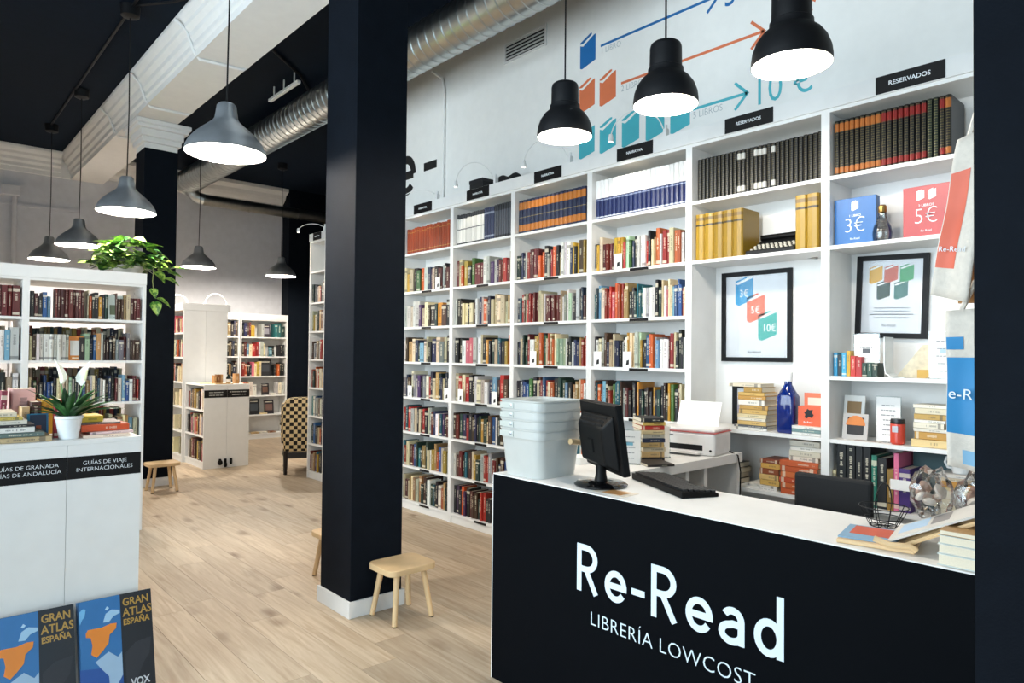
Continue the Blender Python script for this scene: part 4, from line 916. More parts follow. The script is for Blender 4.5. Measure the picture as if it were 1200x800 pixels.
# ---- two atlases leaning on the counter front
def atlas(x, label):
    t = tag(link('atlas_book', None), label, 'book', 'atlases leaning on the counter')
    t.matrix_world = Matrix.Translation((x, 3.232, .012)) @ Matrix.Rotation(math.radians(-16.5), 4, 'X')
    w_, h_, th = .278, .415, .045
    obj('front_cover', B(0, 0, 0, w_, .003, h_), paint('2E6DA8', .35), t); obj('back_cover', B(0, th-.003, 0, w_, th, h_), paint('17181C', .4), t); obj('spine', B(0, 0, 0, .004, th, h_), paint('2E6DA8', .35), t)
    obj('pages', B(.004, .003, .004, w_-.006, th-.003, h_-.005), PAGES, t)
    F = frame((1,0,0), (0,0,1), (0, 0, 0))
    pn = obj('title_panel', B(w_*.56, -.0008, 0, w_, 0, h_), paint('1A1B20', .4), t)
    Q = lambda pts, z0, z1, nm, mat: obj(nm, MB().prism([(u*w_, v*h_) for u, v in pts], z0, z1, F), mat, t)
    Q([(.0, .0), (.56, .0), (.56, .3), (.0, .36)], 0, .0004, 'deep_sea', paint('23509A', .35))
    Q([(.09, .69), (.12, .72), (.30, .715), (.42, .735), (.5, .73), (.49, .68), (.40, .63), (.38, .55), (.30, .49), (.22, .44), (.15, .48), (.17, .56), (.15, .64), (.09, .65)], 0, .0018, 'country_map', paint('E08428', .4))
    Q([(.32, .76), (.36, .84), (.44, .87), (.55, .85), (.55, .82), (.46, .80), (.4, .755)], 0, .0012, 'northern_coast', paint('9CC4E0', .4)); Q([(.35, .88), (.38, .91), (.41, .89), (.38, .87)], 0, .0012, 'island', paint('A9CCE4', .4))
    Q([(.2, .40), (.3, .44), (.38, .47), (.5, .40), (.555, .44), (.555, .22), (.5, .16), (.44, .04), (.38, .10), (.37, .24), (.28, .32)], 0, .0012, 'southern_land', paint('9DBBD6', .4))
    Q([(.01, .9), (.06, .93), (.1, .92), (.08, .85), (.05, .83), (.02, .78)], 0, .0012, 'ocean_ridge', paint('6FB0DC', .4))
    Q([(.6, .42), (.75, .5), (.97, .52), (.93, .36), (.84, .28), (.72, .1), (.6, .08)], .0008, .0011, 'pale_relief', paint('2A2B31', .5))
    GLD = paint('B08A3C', .35)
    for s_, z_, sz in (('GRAN', .88, .044), ('ATLAS', .775, .0465), ('ESPAÑA', .69, .034)):
        text(s_, sz, GLD, t, frame((1,0,0), (0,0,1), (w_*.59, -.0013, h_*z_)), thin=.0009, sx=.84)
    text('VOX', .042, paint('C9CDD2'), t, frame((1,0,0), (0,0,1), (w_*.66, -.0013, h_*.085)), thin=.001, sx=.8)
atlas(.578, 'atlas GRAN ATLAS ESPAÑA at the right corner of the counter foot'); atlas(.285, 'atlas GRAN ATLAS ESPAÑA cut off at the lower corner, left of its twin')

# ================================================================== ON THE SALES COUNTER
TOPZ = CH+.0003
def rrect(hx, hy, rc, n=5):
    P = []
    for cx, cy, a0 in ((hx-rc, hy-rc, 0), (-hx+rc, hy-rc, 90), (-hx+rc, -hy+rc, 180), (hx-rc, -hy+rc, 270)):
        P += [(cx+rc*math.cos(math.radians(a0+90*k/n)), cy+rc*math.sin(math.radians(a0+90*k/n))) for k in range(n+1)]
    return P
def bin_(x, y, z, label, rz=0, full=True):
    t = thing('storage_bin', label, 'bin', (x, y, z), rz, 'stacked translucent storage bins')
    rings = [(.122, .118, 0), (.125, .121, .02), (.137, .133, .16), (.139, .135, .17), (.141, .137, .172), (.142, .138, .205), (.146, .142, .207), (.147, .143, .214)]
    PT = pm('milky_plastic', 'B9BBB7', .35, noise=.03)
    vs = []; fs = []; n = len(rrect(1, 1, .1))
    for hx, hy, zz in rings: vs += [(px, py, zz) for px, py in rrect(hx, hy, .045)]
    for hx, hy, zz in reversed(rings): vs += [(px, py, max(zz, .003)) for px, py in rrect(hx-.003, hy-.003, .043)]
    m = len(rings)*2
    for j in range(m-1):
        for i in range(n): k = (i+1) % n; fs.append((j*n+i, j*n+k, (j+1)*n+k, (j+1)*n+i))
    fs += [tuple(range(n-1, -1, -1)), tuple((m-1)*n+i for i in range(n))]
    obj('tub', MB().add(vs, fs), PT, t, smooth=True)
    for yy in (.045,): obj('rivet', MB().lathe([(.001, 0), (.008, 0), (.008, .004), (.001, .005)], 12, Matrix.Translation((-.1425, yy, .19)) @ Matrix.Rotation(-PI/2, 4, 'Y')), ALU, t, smooth=True)
    obj('rim_strip', B(-.1445, .03, .176, -.1415, .12, .2), pm('strip_grey', 'B9BEB8', .5), t)
BX, BY = 2.19, 2.235
for k, lb in enumerate(('bottom milky storage bin with wooden grip on the counter', 'second milky storage bin from the bottom of the stack', 'third milky storage bin from the bottom of the stack', 'topmost milky storage bin of the stack')):
    bin_(BX, BY, TOPZ+k*.042, lb)
wd_ = obj('wooden_roller', MB().lathe([(.006, 0), (.013, 0), (.013, .12), (.006, .12)], 14, Matrix.Translation((2.215, 2.075, 1.085)) @ Matrix.Rotation(math.radians(97), 4, 'Y'), cap=True), STOOLW, smooth=True, label='wooden grip tube fixed to the side of the storage bins', cat='grip')

# monitor seen from behind
mo = tag(link('computer_monitor', None), 'black computer monitor turned away, standing on the counter', 'monitor')
mo.matrix_world = Matrix.Translation((2.19, 1.875, TOPZ)) @ Matrix.Rotation(math.radians(-90-27), 4, 'Z')   # local -y = screen back towards the camera, x to the right
obj('base', MB().lathe([(.001, 0), (.108, 0), (.112, .006), (.1, .016), (.03, .022), (.001, .022)], 36), pm('gloss_black', '0B0B0D', .12, coat=.5), mo, smooth=True)
obj('neck', MB().lathe([(.028, .02), (.022, .05), (.022, .16), (.03, .17)], 20), BLACKP, mo, smooth=True)
T = Matrix.Translation((0, -.005, .205)) @ Matrix.Rotation(math.radians(8), 4, 'X')
mw, mh = .40, .285
obj('bezel', B(-mw/2, .0, -mh/2, mw/2, .03, mh/2, M=T), BLACKP, mo, bevel=.006)
obj('screen', B(-mw/2+.015, .0301, -mh/2+.018, mw/2-.015, .0308, mh/2-.015, M=T), pm('screen_black', '08090B', .15), mo)
bk = obj('rear_housing', MB().add([(-.17, 0, -.13), (.17, 0, -.13), (.17, 0, .10), (-.17, 0, .10), (-.13, -.045, -.10), (.13, -.045, -.10), (.13, -.045, .05), (-.13, -.045, .05)], [(0, 1, 5, 4), (1, 2, 6, 5), (2, 3, 7, 6), (3, 0, 4, 7), (4, 5, 6, 7), (3, 2, 1, 0)], T), BLACKP, mo, bevel=.008)
vn = MB()
for a in range(3):
    for c in range(16): vn.box(-.12+c*.0155, -.0395+a*.012, .058+a*.013, -.11+c*.0155, -.036+a*.012, .067+a*.013, T)
obj('vent_slots', vn, pm('slot_black', '050506', .8), bk, kind='stuff')
obj('arm', B(-.03, -.05, -.06, .03, .0, .0, M=T), BLACKP, mo, bevel=.006)
kb = tag(link('keyboard', None), 'black computer keyboard lying beside the monitor', 'keyboard')
kb.matrix_world = frame(Vector((-.41, -.88, 0)).normalized(), Vector((.88, -.41, 0)).normalized(), (2.375, 1.9, TOPZ)) if False else Matrix.Translation((2.39, 1.66, TOPZ)) @ Matrix.Rotation(math.radians(64), 4, 'Z')
obj('body', MB().prism([(-.08, 0), (.08, 0), (.08, .026), (-.08, .014)], -.215, .215, frame((0,1,0), (0,0,1), (0,0,0))), BLACKP, kb, bevel=.003)
ks = MB()
for a in range(6):
    for c in range(22):
        if a == 0 and 4 < c < 10: continue
        ks.box(-.205+c*.0187, -.072+a*.0245, .016+a*.0019, -.205+c*.0187+.0155, -.072+a*.0245+.0185, .024+a*.0019)
obj('keys', ks, pm('key_black', '121214', .5), kb, kind='stuff')
lf = obj('leaflet', B(2.07, 1.66, TOPZ, 2.17, 1.82, TOPZ+.001), paint('D9CFC0'), label='leaflet with orange picture lying by the monitor foot', cat='leaflet'); obj('picture', B(2.085, 1.69, TOPZ+.001, 2.155, 1.78, TOPZ+.0014), paint('C08A50'), lf)

# printer
pr = tag(link('printer', None), 'white inkjet printer with paper in its rear feed', 'printer')
pr.matrix_world = Matrix.Translation((3.268, 2.0, .9255)) @ Matrix.Rotation(math.radians(90+10), 4, 'Z')      # local x along the front (+Y), local -y into the desk (+X)
PRM = pm('printer_white', 'E4E2E0', .4); pw, pd, ph = .36, .24, .145
obj('body', MB().prism([(0, 0), (pd, 0), (pd, ph*.9), (0.03, ph), (.0, ph*.95)], 0, pw, frame((0,-1,0), (0,0,1), (0,0,0)) @ Matrix.Diagonal((1, 1, -1, 1))) if False else B(0, -pd, 0, pw, 0, ph*.86), PRM, pr, bevel=.014)
obj('lid', B(.004, -pd+.004, ph*.865, pw-.004, -.004, ph), PRM, pr, bevel=.012)
obj('red_trim', B(-.001, -pd-.001, ph*.85, pw+.001, .001, ph*.87), paint('D0605A'), pr)
obj('paper_slot', B(.07, -.002, .028, pw-.02, .0012, .058), BLACKM, pr); obj('output_tray', B(.08, .0, .012, pw-.03, .05, .02), PRM, pr)
obj('button', MB().lathe([(.001, 0), (.007, 0), (.007, .003), (.001, .003)], 12, Matrix.Translation((.025, .0015, .03)) @ Matrix.Rotation(-PI/2, 4, 'X')), BLACKP, pr); obj('badge', B(.24, .0005, .1, .27, .0014, .106), paint('55585C'), pr)
obj('paper_stack', B(.06, -.006, 0, .31, 0, .155, M=Matrix.Translation((0, -pd+.045, ph*.93)) @ Matrix.Rotation(math.radians(22), 4, 'X')), PAPER, pr)
obj('power_cable', MB().tube([(.04, -pd+.01, .02), (.0, -pd+.03, .01), (-.045, -pd+.02, -.01), (-.06, -pd+.02, -.1), (-.055, -pd+.02, -.3)], .004, 6), BLACKP, pr, smooth=True)

# holders and the little pile on the desk
def card_stand(M, w_, h_, label, seed, rows=6, tint=None, name='card_stand', cat='sign'):
    t = tag(link(name, None), label, cat); t.matrix_world = M
    obj('holder', B(-w_/2-.004, .001, 0, w_/2+.004, .003, h_+.004), glassy('acrylic', 'F2F6F6', .05, .93), t)
    cdp = obj('card', B(-w_/2, 0, .003, w_/2, .0009, h_), PAPER, t)
    obj('foot', B(-w_/2-.004, -.03, 0, w_/2+.004, .03, .003), glassy('acrylic', 'F2F6F6', .05, .93), t)
    q = random.Random(seed); L = []
    for k in range(rows):
        e = w_*(.2+.14*q.random()); L.append((-e, e, h_*(.8-.65*k/max(1, rows-1))))
    dashes(cdp, frontM(0, -.0002, 0), L, paint('8A8C90'), h_*.022, seed)
    if tint: obj('emblem', B(-w_*.16, -.0006, h_*.55, w_*.16, 0, h_*.66), paint(tint), cdp)
    return t
faceL = lambda x, y, z, a: Matrix.Translation((x, y, z)) @ Matrix.Rotation(math.radians(a), 4, 'Z')
card_stand(faceL(3.03, 2.2, .9255, -50), .125, .165, 'white card stand on the desk left of the printer', 3, 7, '8A3A3A')
card_stand(faceL(2.74, 2.16, .9255, -60), .11, .165, 'white card stand with blue emblem behind the monitor', 4, 5, '6FB0C8')
z = .925
for k, (t_, c_) in enumerate(((.018, '1A1A1C'), (.03, 'C9A872'), (.022, 'D8C8A8'), (.024, 'B99A62'), (.02, '1F2A48'), (.022, 'E0D6C0'), (.02, 'C9B48A'), (.022, 'A8281F'), (.018, 'D9B45A'), (.02, '17181A'))):
    flat(2.84+.006*(k % 3), 2.16+.004*(k % 2), z, .12, .17, t_, c_, 'book in the desk pile by the printer, %s from the bottom' % nth(k), rz=-.65+.04*(k % 3), grp='pile of books on the desk'); z += t_+.0005
flat(2.72, 2.03, .925, .14, .2, .012, '2A2422', 'thin dark book lying on the desk before the pile', rz=-.5, grp='pile of books on the desk')
bx_ = thing('white_carton', 'small white carton on the desk behind the monitor foot', 'box', (2.56, 2.33, .9255)); obj('body', B(-.05, -.05, 0, .05, .05, .03), PAPER, bx_, bevel=.002); obj('lid', B(-.0505, -.0505, .026, .0505, .0505, .034), PAPER, bx_)

# right end of the counter: book rest with magazines, wire basket, wrapped ornaments, pile of books
br = tag(link('book_rest', None), 'slatted wooden book rest holding magazines at the counter end', 'book rest'); br.matrix_world = Matrix.Translation((2.06, .86, TOPZ)) @ Matrix.Rotation(math.radians(-79), 4, 'Z')
obj('base_board', B(0, -.0, 0, .2, .22, .012), STOOLW, br, bevel=.003)
for k in range(5): obj('slat', MB().tube([(.17, .02+.045*k, .016), (.28, .02+.045*k, .075), (.40, .02+.045*k, .135)], .006, 6), STOOLW, br, smooth=True)
obj('lip', MB().tube([(.10, -.005, .03), (.14, -.004, .018), (.19, -.004, .022), (.205, .0, .012)], .009, 8), STOOLW, br, smooth=True)
obj('top_rail', MB().tube([(.40, .0, .135), (.40, .22, .135)], .008, 8), STOOLW, br, smooth=True)
tm = Matrix.Translation((2.06, .86, TOPZ)) @ Matrix.Rotation(math.radians(-79), 4, 'Z')
mg = obj('magazine', B(.0, .02, .0128, .15, .2, .016), paint('7FA6C4'), label='blue-and-orange magazine lying flat on the book rest', cat='magazine'); mg.matrix_world = tm
obj('cover_picture', B(.02, .08, .016, .13, .19, .0165), paint('C4553A'), mg)
m2 = obj('open_magazine', B(.0, .0, .0, .25, .2, .006, M=Matrix.Translation((.135, .01, .022)) @ Matrix.Rotation(math.radians(-26), 4, 'Y')), paint('CFCBC4'), label='pale magazine tilted on the slats of the book rest', cat='magazine'); m2.matrix_world = tm
obj('photo', B(.02, .06, .006, .10, .18, .0066, M=Matrix.Translation((.135, .01, .022)) @ Matrix.Rotation(math.radians(-26), 4, 'Y')), paint('A9C4DC'), m2); obj('photo', B(.11, .06, .006, .16, .18, .0066, M=Matrix.Translation((.135, .01, .022)) @ Matrix.Rotation(math.radians(-26), 4, 'Y')), paint('8A8684'), m2)
wk = thing('wire_basket', 'round black wire basket on the counter', 'basket', (2.37, .84, TOPZ))
for rd, zz in ((.04, .004), (.055, .03), (.072, .065)): obj('ring', MB().tube([(rd*math.cos(2*PI*k/20), rd*math.sin(2*PI*k/20), zz) for k in range(21)], .0018, 5), BLACKM, wk)
for k in range(10):
    a = 2*PI*k/10; obj('spoke', MB().tube([(.0, 0, .004), (.04*math.cos(a), .04*math.sin(a), .004), (.072*math.cos(a), .072*math.sin(a), .065)], .0014, 5), BLACKM, wk)
obj('handle', MB().tube([(.072*math.cos(PI*k/10), 0, .065+.075*math.sin(PI*k/10)) for k in range(11)], .002, 5), BLACKM, wk)
cp = glassy('cellophane', 'FBFBFA', .12, .93)
def cello(x, y, z, s_, label, seed):
    q = random.Random(seed); bm_ = bmesh.new(); bmesh.ops.create_icosphere(bm_, subdivisions=3, radius=1)
    for v in bm_.verts: k = 1+.22*math.sin(5*v.co.x+seed)*math.sin(6*v.co.y)+.13*(q.random()-.5); v.co = Vector((v.co.x*s_[0]*k, v.co.y*s_[1]*k, max(-s_[2], v.co.z*s_[2]*k)))
    me = bpy.data.meshes.new('wrapped_bag'); bm_.to_mesh(me); bm_.free(); me.materials.append(cp)
    o = link('cellophane_bag', me, None, (x, y, z)); tag(o, label, 'bag', 'crinkled cellophane bags'); return o
c1 = cello(2.36, .70, TOPZ+.13, (.075, .06, .075), 'crinkled cellophane bag of silvery sweets on the book rest', 3); c2_ = cello(2.50, .60, TOPZ+.11, (.08, .07, .09), 'crinkled cellophane bag nearest the pillar', 8)
SW_ = pm('sweet_silver', 'DAD3CB', .35, noise=.1)
for c, n in ((c1, 9), (c2_, 9)):
    for k in range(n):
        a = k*2.4; obj('sweet', MB().lathe([(.001, -.012), (.014, -.008), (.02, 0), (.014, .008), (.001, .012)], 10, Matrix.Translation((.035*math.cos(a), .03*math.sin(a), -.02+.012*(k % 4))) @ Matrix.Rotation(a, 4, 'X')), SW_ if k % 3 else paint('B9998A'), c, smooth=True)
z = TOPZ
for k, (t_, c_) in enumerate(((.03, 'C9D2CE'), (.024, 'D6D8D2'), (.022, 'BFC9C6'), (.012, 'B08A58'))):
    flat(2.05+.004*k, .485, z, .15, .11, t_, c_, 'pale book in the pile against the end pillar, %s from the bottom' % nth(k), grp='pile of books at the counter end', rz=-.0); z += t_+.0005
rb = obj('red_tissue', MB().sheet(lambda u, v: (2.42+.16*v, .49+.06*u, TOPZ+.13+.12*v*u+.02*math.sin(9*u+4*v)), 8, 8), paint('D05038'), solid=.002, label='red tissue paper poking out by the end pillar', cat='tissue paper')

# tote bags hanging at the end pillar
def tote(pts, label, cloth, prints, txt=None, th=.012, name='tote_bag'):
    """pts: four corners (top-left, top-right, bottom-right, bottom-left) in world space"""
    A, B_, C_, D_ = [Vector(p) for p in pts]
    P = lambda u, v: A*(1-u)*(1-v)+B_*u*(1-v)+C_*u*v+D_*(1-u)*v
    nrm = (B_-A).cross(D_-A).normalized()
    if nrm.x > 0: nrm = -nrm
    def fn(off, u0=0, u1=1, v0=0, v1=1):
        def g(u, v):
            uu, vv = u0+(u1-u0)*u, v0+(v1-v0)*v
            return tuple(P(uu, vv)+nrm*(off+.006*math.sin(7*uu+2)*vv+.006*math.sin(11*vv)))
        return g
    t = thing(name, label, 'bag', tuple(A), 0, 'printed cotton tote bags'); Mi = Matrix.Translation(-A)
    def sh(nm, mat, off, *r_, solid=0):
        mb = MB().sheet(fn(off, *r_), 10, 14); mb.v = [tuple(Mi @ Vector(p)) for p in mb.v]; return obj(nm, mb, mat, t, smooth=True, solid=solid)
    sh('cloth', cloth, 0, solid=th)
    for k, (mat, r_) in enumerate(prints): sh('print', mat, th/2+.0015+.0002*k, *r_)
    if txt:
        s_, u, v, size, mat = txt; ex = (P(1, v)-P(0, v)).normalized(); ez = (P(u, 0)-P(u, 1)).normalized(); ez = (ez-ex*ez.dot(ex)).normalized()
        M_ = Matrix((ex, ez, ex.cross(ez))).transposed().to_4x4(); M_.translation = P(u, v)+nrm*(th/2+.016)-A
        text(s_, size, mat, t, M_)
    for u in (.3, .7):
        p0 = P(u, 0)-A; p1 = Vector((2.14, .48, max(A.z, B_.z)+.12))-A
        obj('strap', MB().tube([tuple(p0), tuple((p0+p1)/2+Vector((0, .01, .01))), tuple(p1)], .007, 6), cloth, t)
    return t
COT = pm('cotton', 'DAD3C8', .95, noise=.06, nscale=60, bump=.2, bscale=200)
tote([(2.13, .566, 2.06), (2.13, .474, 2.09), (2.11, .540, 1.618), (2.13, .632, 1.645)], 'cream tote bag with orange-red print hanging at the end pillar', COT, [(paint('DE6A50'), (.03, .52, .22, .82))], ('Re-Read', .06, .72, .02, PRINTW))
tote([(2.12, .592, 1.597), (2.13, .474, 1.605), (2.13, .474, 1.16), (2.12, .590, 1.18)], 'cream tote bag with blue book print hanging lower on the end pillar', COT, [(paint('1F86C0'), (.02, .9, .30, .78)), (paint('1F86C0'), (.02, .35, .17, .25)), (paint('7FB0D0'), (.3, .7, .88, .97))], ('e-R', .05, .56, .04, PRINTW))
obj('paper_bag', B(2.16, .474, 1.62, 2.175, .575, 1.98), paint('B98A5A', .9), label='brown paper bag hanging behind the upper tote bag', cat='bag')

# ================================================================== THINGS ON THE RIGHT BOOKCASES
def shelfM(x, y, z): return Matrix.Translation((x, y, z+.0006)) @ Matrix.Rotation(-PI/2, 4, 'Z')   # local x = to the right (-Y), y = into the shelf
WP = lambda off, y=0: frame((1,0,0), (0,0,1), (0, off, 0))
def mini_icon(parent, x, z, sc, mat, lbl=None, txt=None, off=-.0014):
    F = frame((1,0,0), (0,0,1), (x, off, z))
    o = obj('book_icon', MB().prism([(0*sc, .02*sc), (.03*sc, 0), (.156*sc, .05*sc), (.156*sc, .226*sc), (.02*sc, .175*sc), (0, .185*sc)], 0, .0006, F), mat, parent)
    obj('page_edge', MB().prism([(.012*sc, .188*sc), (.105*sc, .222*sc), (.12*sc, .214*sc), (.03*sc, .18*sc)], .0006, .0009, F), PAPER, o)
    obj('icon_top', MB().prism([(0, .19*sc), (.1*sc, .228*sc), (.105*sc, .238*sc), (.09*sc, .238*sc), (0, .205*sc)], 0, .0006, F), mat, o)
    if txt: text(txt, .085*sc, PAPER, o, frame((1,0,0), (0,0,1), (x+.035*sc, off-.0008, z+.075*sc)), sx=.85)
    return o
def framed(y0, z0, w_, h_, X, label, tilt=0, lean_=0, name='framed_poster'):
    t = tag(link(name, None), label, 'picture', 'framed posters in the bookcases'); t.matrix_world = Matrix.Translation((X, y0, z0)) @ Matrix.Rotation(-PI/2, 4, 'Z') @ Matrix.Rotation(lean_, 4, 'X') @ Matrix.Rotation(tilt, 4, 'Y')
    fb = .026; K = pm('frame_black', '090A0D', .5, spec=.2)
    obj('frame_bar', B(0, -.018, 0, w_, 0, fb), K, t); obj('frame_bar', B(0, -.018, h_-fb, w_, 0, h_), K, t); obj('frame_bar', B(0, -.018, fb, fb, 0, h_-fb), K, t); obj('frame_bar', B(w_-fb, -.018, fb, w_, 0, h_-fb), K, t)
    obj('print_sheet', B(fb, -.004, fb, w_-fb, -.001, h_-fb), paint('DDDDE2'), t)
    obj('glass', B(fb, -.0085, fb, w_-fb, -.007, h_-fb), glassy('frame_glass', 'FAFBFB', .05, 1.0, .3), t)
    return t
p1 = framed(2.312, 1.437, .452, .55, 3.862, 'framed price poster with blue, orange and teal books')
for x, z, c, tx in ((.09, .34, '2E8FC0', '3€'), (.165, .235, 'D8684A', '5€'), (.24, .125, '2FA39A', '10€')): mini_icon(p1, x, z, .75, paint(c), txt=tx, off=-.0046)
text('Re-Read', .026, paint('33363C'), p1, frame((1,0,0), (0,0,1), (.17, -.0046, .05)))
p2 = framed(1.507, 1.577, .347, .435, 3.857, 'tilted framed print of five coloured books with Re-Read caption', .035, 0)
for x, z, c in ((.06, .285, 'DDA52E'), (.135, .285, 'C4573E'), (.21, .285, '3E9A62'), (.10, .20, '14352C'), (.185, .20, '2E6460')): mini_icon(p2, x, z, .42, paint(c), off=-.0046)
for k in range(4): dashes(p2, frame((1,0,0), (0,0,1), (0, -.0048, 0)), [(.09-.02*(k == 2), .26+.02*(k == 2), .155-.017*k)], paint('74777E' if k != 2 else '3A3C42'), .0055, 40+k)
text('Re-Read', .02, paint('33363C'), p2, frame((1,0,0), (0,0,1), (.13, -.0048, .06)))

# price boxes
def price_box(y, w_, h_, c, s, lines, label, icons):
    t = tag(link('price_box', None), label, 'box', 'coloured price boxes'); t.matrix_world = shelfM(3.635, y, 2.043)
    obj('box', B(0, 0, 0, w_, .05, h_), paint(c, .4), t, bevel=.002); obj('side_face', B(-.0006, 0.001, .001, 0, .049, h_-.001), paint(c, .4), t)
    text(s, .105, PRINTW, t, frame((1,0,0), (0,0,1), (w_*.5, -.001, h_*.28)), 'CENTER', thin=-.002, sx=.9)
    text(lines, .017, PRINTW, t, frame((1,0,0), (0,0,1), (w_*.5, -.001, h_*.6)), 'CENTER'); text('Re-Read', .014, PRINTW, t, frame((1,0,0), (0,0,1), (w_*.5, -.001, h_*.12)), 'CENTER')
    for k in range(icons): mini_icon(t, w_*.5-.017+(k-(icons-1)/2)*.05, h_*.72, .22, PRINTW, off=-.001)
price_box(1.527, .205, .245, '0A5C9E', '3€', '1 LIBRO', 'blue box marked 3€ beside the glass bulb', 1)
price_box(1.198, .2, .25, 'A83638', '5€', '2 LIBROS', 'red box marked 5€ beside the upper tote bag', 2)
gb = tag(link('glass_bulb_bottle', None), 'glass bulb-shaped bottle with brass cap between the price boxes', 'bottle'); gb.matrix_world = Matrix.Translation((3.635, 1.293, 2.0436))
GL = glassy('bottle_glass', 'F2F4F4', .04, .9)
obj('glass', MB().lathe([(.001, .001), (.038, .002), (.043, .02), (.046, .045), (.04, .075), (.026, .105), (.019, .13), (.018, .15)], 20), GL, gb, smooth=True)
obj('cap', MB().lathe([(.019, .148), (.02, .15), (.02, .178), (.014, .185), (.001, .186)], 18), pm('brass', 'A9824A', .3, 1), gb, smooth=True)
obj('fairy_lights', MB().tube([(.025*math.cos(k*1.3)*(1-.004*k), .025*math.sin(k*1.3), .012+.0022*k) for k in range(48)], .0016, 4), pm('wire_silver', 'C9C4B8', .3, .8), gb)

# shelf 1.048 of the printer bay
ph_ = framed(2.235, 1.0485, .115, .25, 3.862, 'small black picture frame behind the pile of books', 0, 0, 'framed_photo'); obj('photo', B(.03, -.0045, .05, .085, -.004, .2), paint('B9AFC0'), ph_)
r = random.Random(15); z = 1.048
for k in range(12):
    t_ = [.014, .012, .024, .016, .022, .026, .022, .03, .024, .018, .03, .018][k]; w_ = .2 if k < 2 else .155+.02*r.random()
    if k == 10: w_ = .11
    if k == 11: w_ = .2
    M = shelfM(3.625, 2.085+(.01 if k < 2 else -.012-.012*r.random() if k < 10 else (-.05 if k == 10 else .045)), z)
    book(M @ Matrix(((0, 0, 1, 0), (0, 1, 0, 0), (-1, 0, 0, t_), (0, 0, 0, 1))), (t_, .16, w_), ['DAD8D2', '55585E', 'C9A868', 'E0D8C6', 'D9C9A0', 'C8A45E', 'B99048', 'E3DED2', 'B98A3E', 'C9A45A', 'A88238', 'D8CCB4'][k], 'book in the tall pile beside the blue bottle, %s from the bottom' % nth(k), 'book', 'pile beside the blue bottle', COVERF, 'lying_book'); z += t_+.0006
bt = tag(link('blue_bottle', None), 'tall square cobalt-blue glass bottle with white cap', 'bottle'); bt.matrix_world = Matrix.Translation((3.665, 1.79, 1.0486))
def blue_glass():
    m = bpy.data.materials.new('cobalt_glass'); m.use_nodes = True; b = m.node_tree.nodes['Principled BSDF']; b.inputs['Base Color'].default_value = (.004, .025, .22, 1); b.inputs['Roughness'].default_value = .08; b.inputs['Transmission Weight'].default_value = .35; b.inputs['Coat Weight'].default_value = .4; return m
vs = []; fs = []; rings = [(.042, 0), (.048, .01), (.048, .2), (.044, .225), (.03, .25), (.021, .265), (.02, .285)]; nn = len(rrect(1, 1, .1))
for rd, zz in rings: vs += [(a, b_, zz) for a, b_ in rrect(rd, rd, min(rd*.999, .014 if zz < .22 else rd*.999))]
for j in range(len(rings)-1):
    for i in range(nn): k = (i+1) % nn; fs.append((j*nn+i, j*nn+k, (j+1)*nn+k, (j+1)*nn+i))
fs += [tuple(range(nn-1, -1, -1)), tuple((len(rings)-1)*nn+i for i in range(nn))]
obj('glass', MB().add(vs, fs), blue_glass(), bt, smooth=True); obj('cap', MB().lathe([(.022, .283), (.024, .285), (.024, .33), (.02, .335), (.001, .335)], 20), pm('cap_white', 'E8E8E8', .4), bt, smooth=True)
z = 1.048
for k, (t_, c_) in enumerate(((.014, 'D8D8D4'), (.018, '6E8A8A'), (.016, 'E2E0DA'))):
    book(shelfM(3.615, 1.745, z) @ Matrix(((0, 0, 1, 0), (0, 1, 0, 0), (-1, 0, 0, t_), (0, 0, 0, 1))), (t_, .16, .155), c_, 'flat book under the orange box, %s from the bottom' % nth(k), 'book', 'flat books under the orange box', COVERF, 'lying_book'); z += t_+.0005
og = tag(link('orange_box', None), 'orange gift box with black puzzle-piece picture beside the blue bottle', 'box'); og.matrix_world = shelfM(3.64, 1.722, z)
obj('box', B(0, 0, 0, .125, .05, .105), paint('DE6240'), og); obj('rear_card', B(.01, .052, 0, .125, .056, .175), paint('E07A58'), og); obj('white_patch', B(.03, .0512, .11, .11, .0519, .15), paint('E4DCCB'), og)
obj('picture', MB().prism([(.035, .045), (.05, .04), (.058, .05), (.075, .043), (.085, .06), (.075, .07), (.08, .088), (.062, .085), (.05, .092), (.044, .078), (.032, .074), (.04, .06)], 0, .0008, frame((1,0,0), (0,0,1), (0, -.0001, 0))), paint('15161A'), og); text('Re-Read', .014, PRINTW, og, frame((1,0,0), (0,0,1), (.03, -.0008, .015)))
# shelf .722 of the printer bay
def pile(x, y, z, specs, wbase, label, grp, r, dp=.17):
    for k, (t_, c_) in enumerate(specs):
        w_ = wbase*(1-.08*r.random())
        book(shelfM(x, y-.01*r.random(), z) @ Matrix(((0, 0, 1, 0), (0, 1, 0, 0), (-1, 0, 0, t_), (0, 0, 0, 1))), (t_, dp, w_), c_, label % nth(k), 'book', grp, COVERF, 'lying_book'); z += t_+.0005
    return z
pile(3.615, 2.02, .722, [(.012, 'E4E2DE'), (.014, 'DDDAD2')], .2, 'white flat book below the red-edged pile, %s from the bottom', 'piles on the lower printer shelf', r)
pile(3.62, 1.935, .75, [(.03, 'C9A45A'), (.03, 'D2B070'), (.032, '8A4A2A'), (.028, 'C49A4E'), (.022, '7A3A22')], .115, 'tan book in the shorter lower pile, %s from the bottom', 'piles on the lower printer shelf', r)
pile(3.61, 1.815, .722, [(.03, 'B5522A'), (.03, 'C2602F'), (.028, 'B84A28'), (.032, 'C86A38'), (.03, 'B5522A'), (.03, 'BF5A30')], .215, 'red-orange book in the taller lower pile, %s from the bottom', 'piles on the lower printer shelf', r)
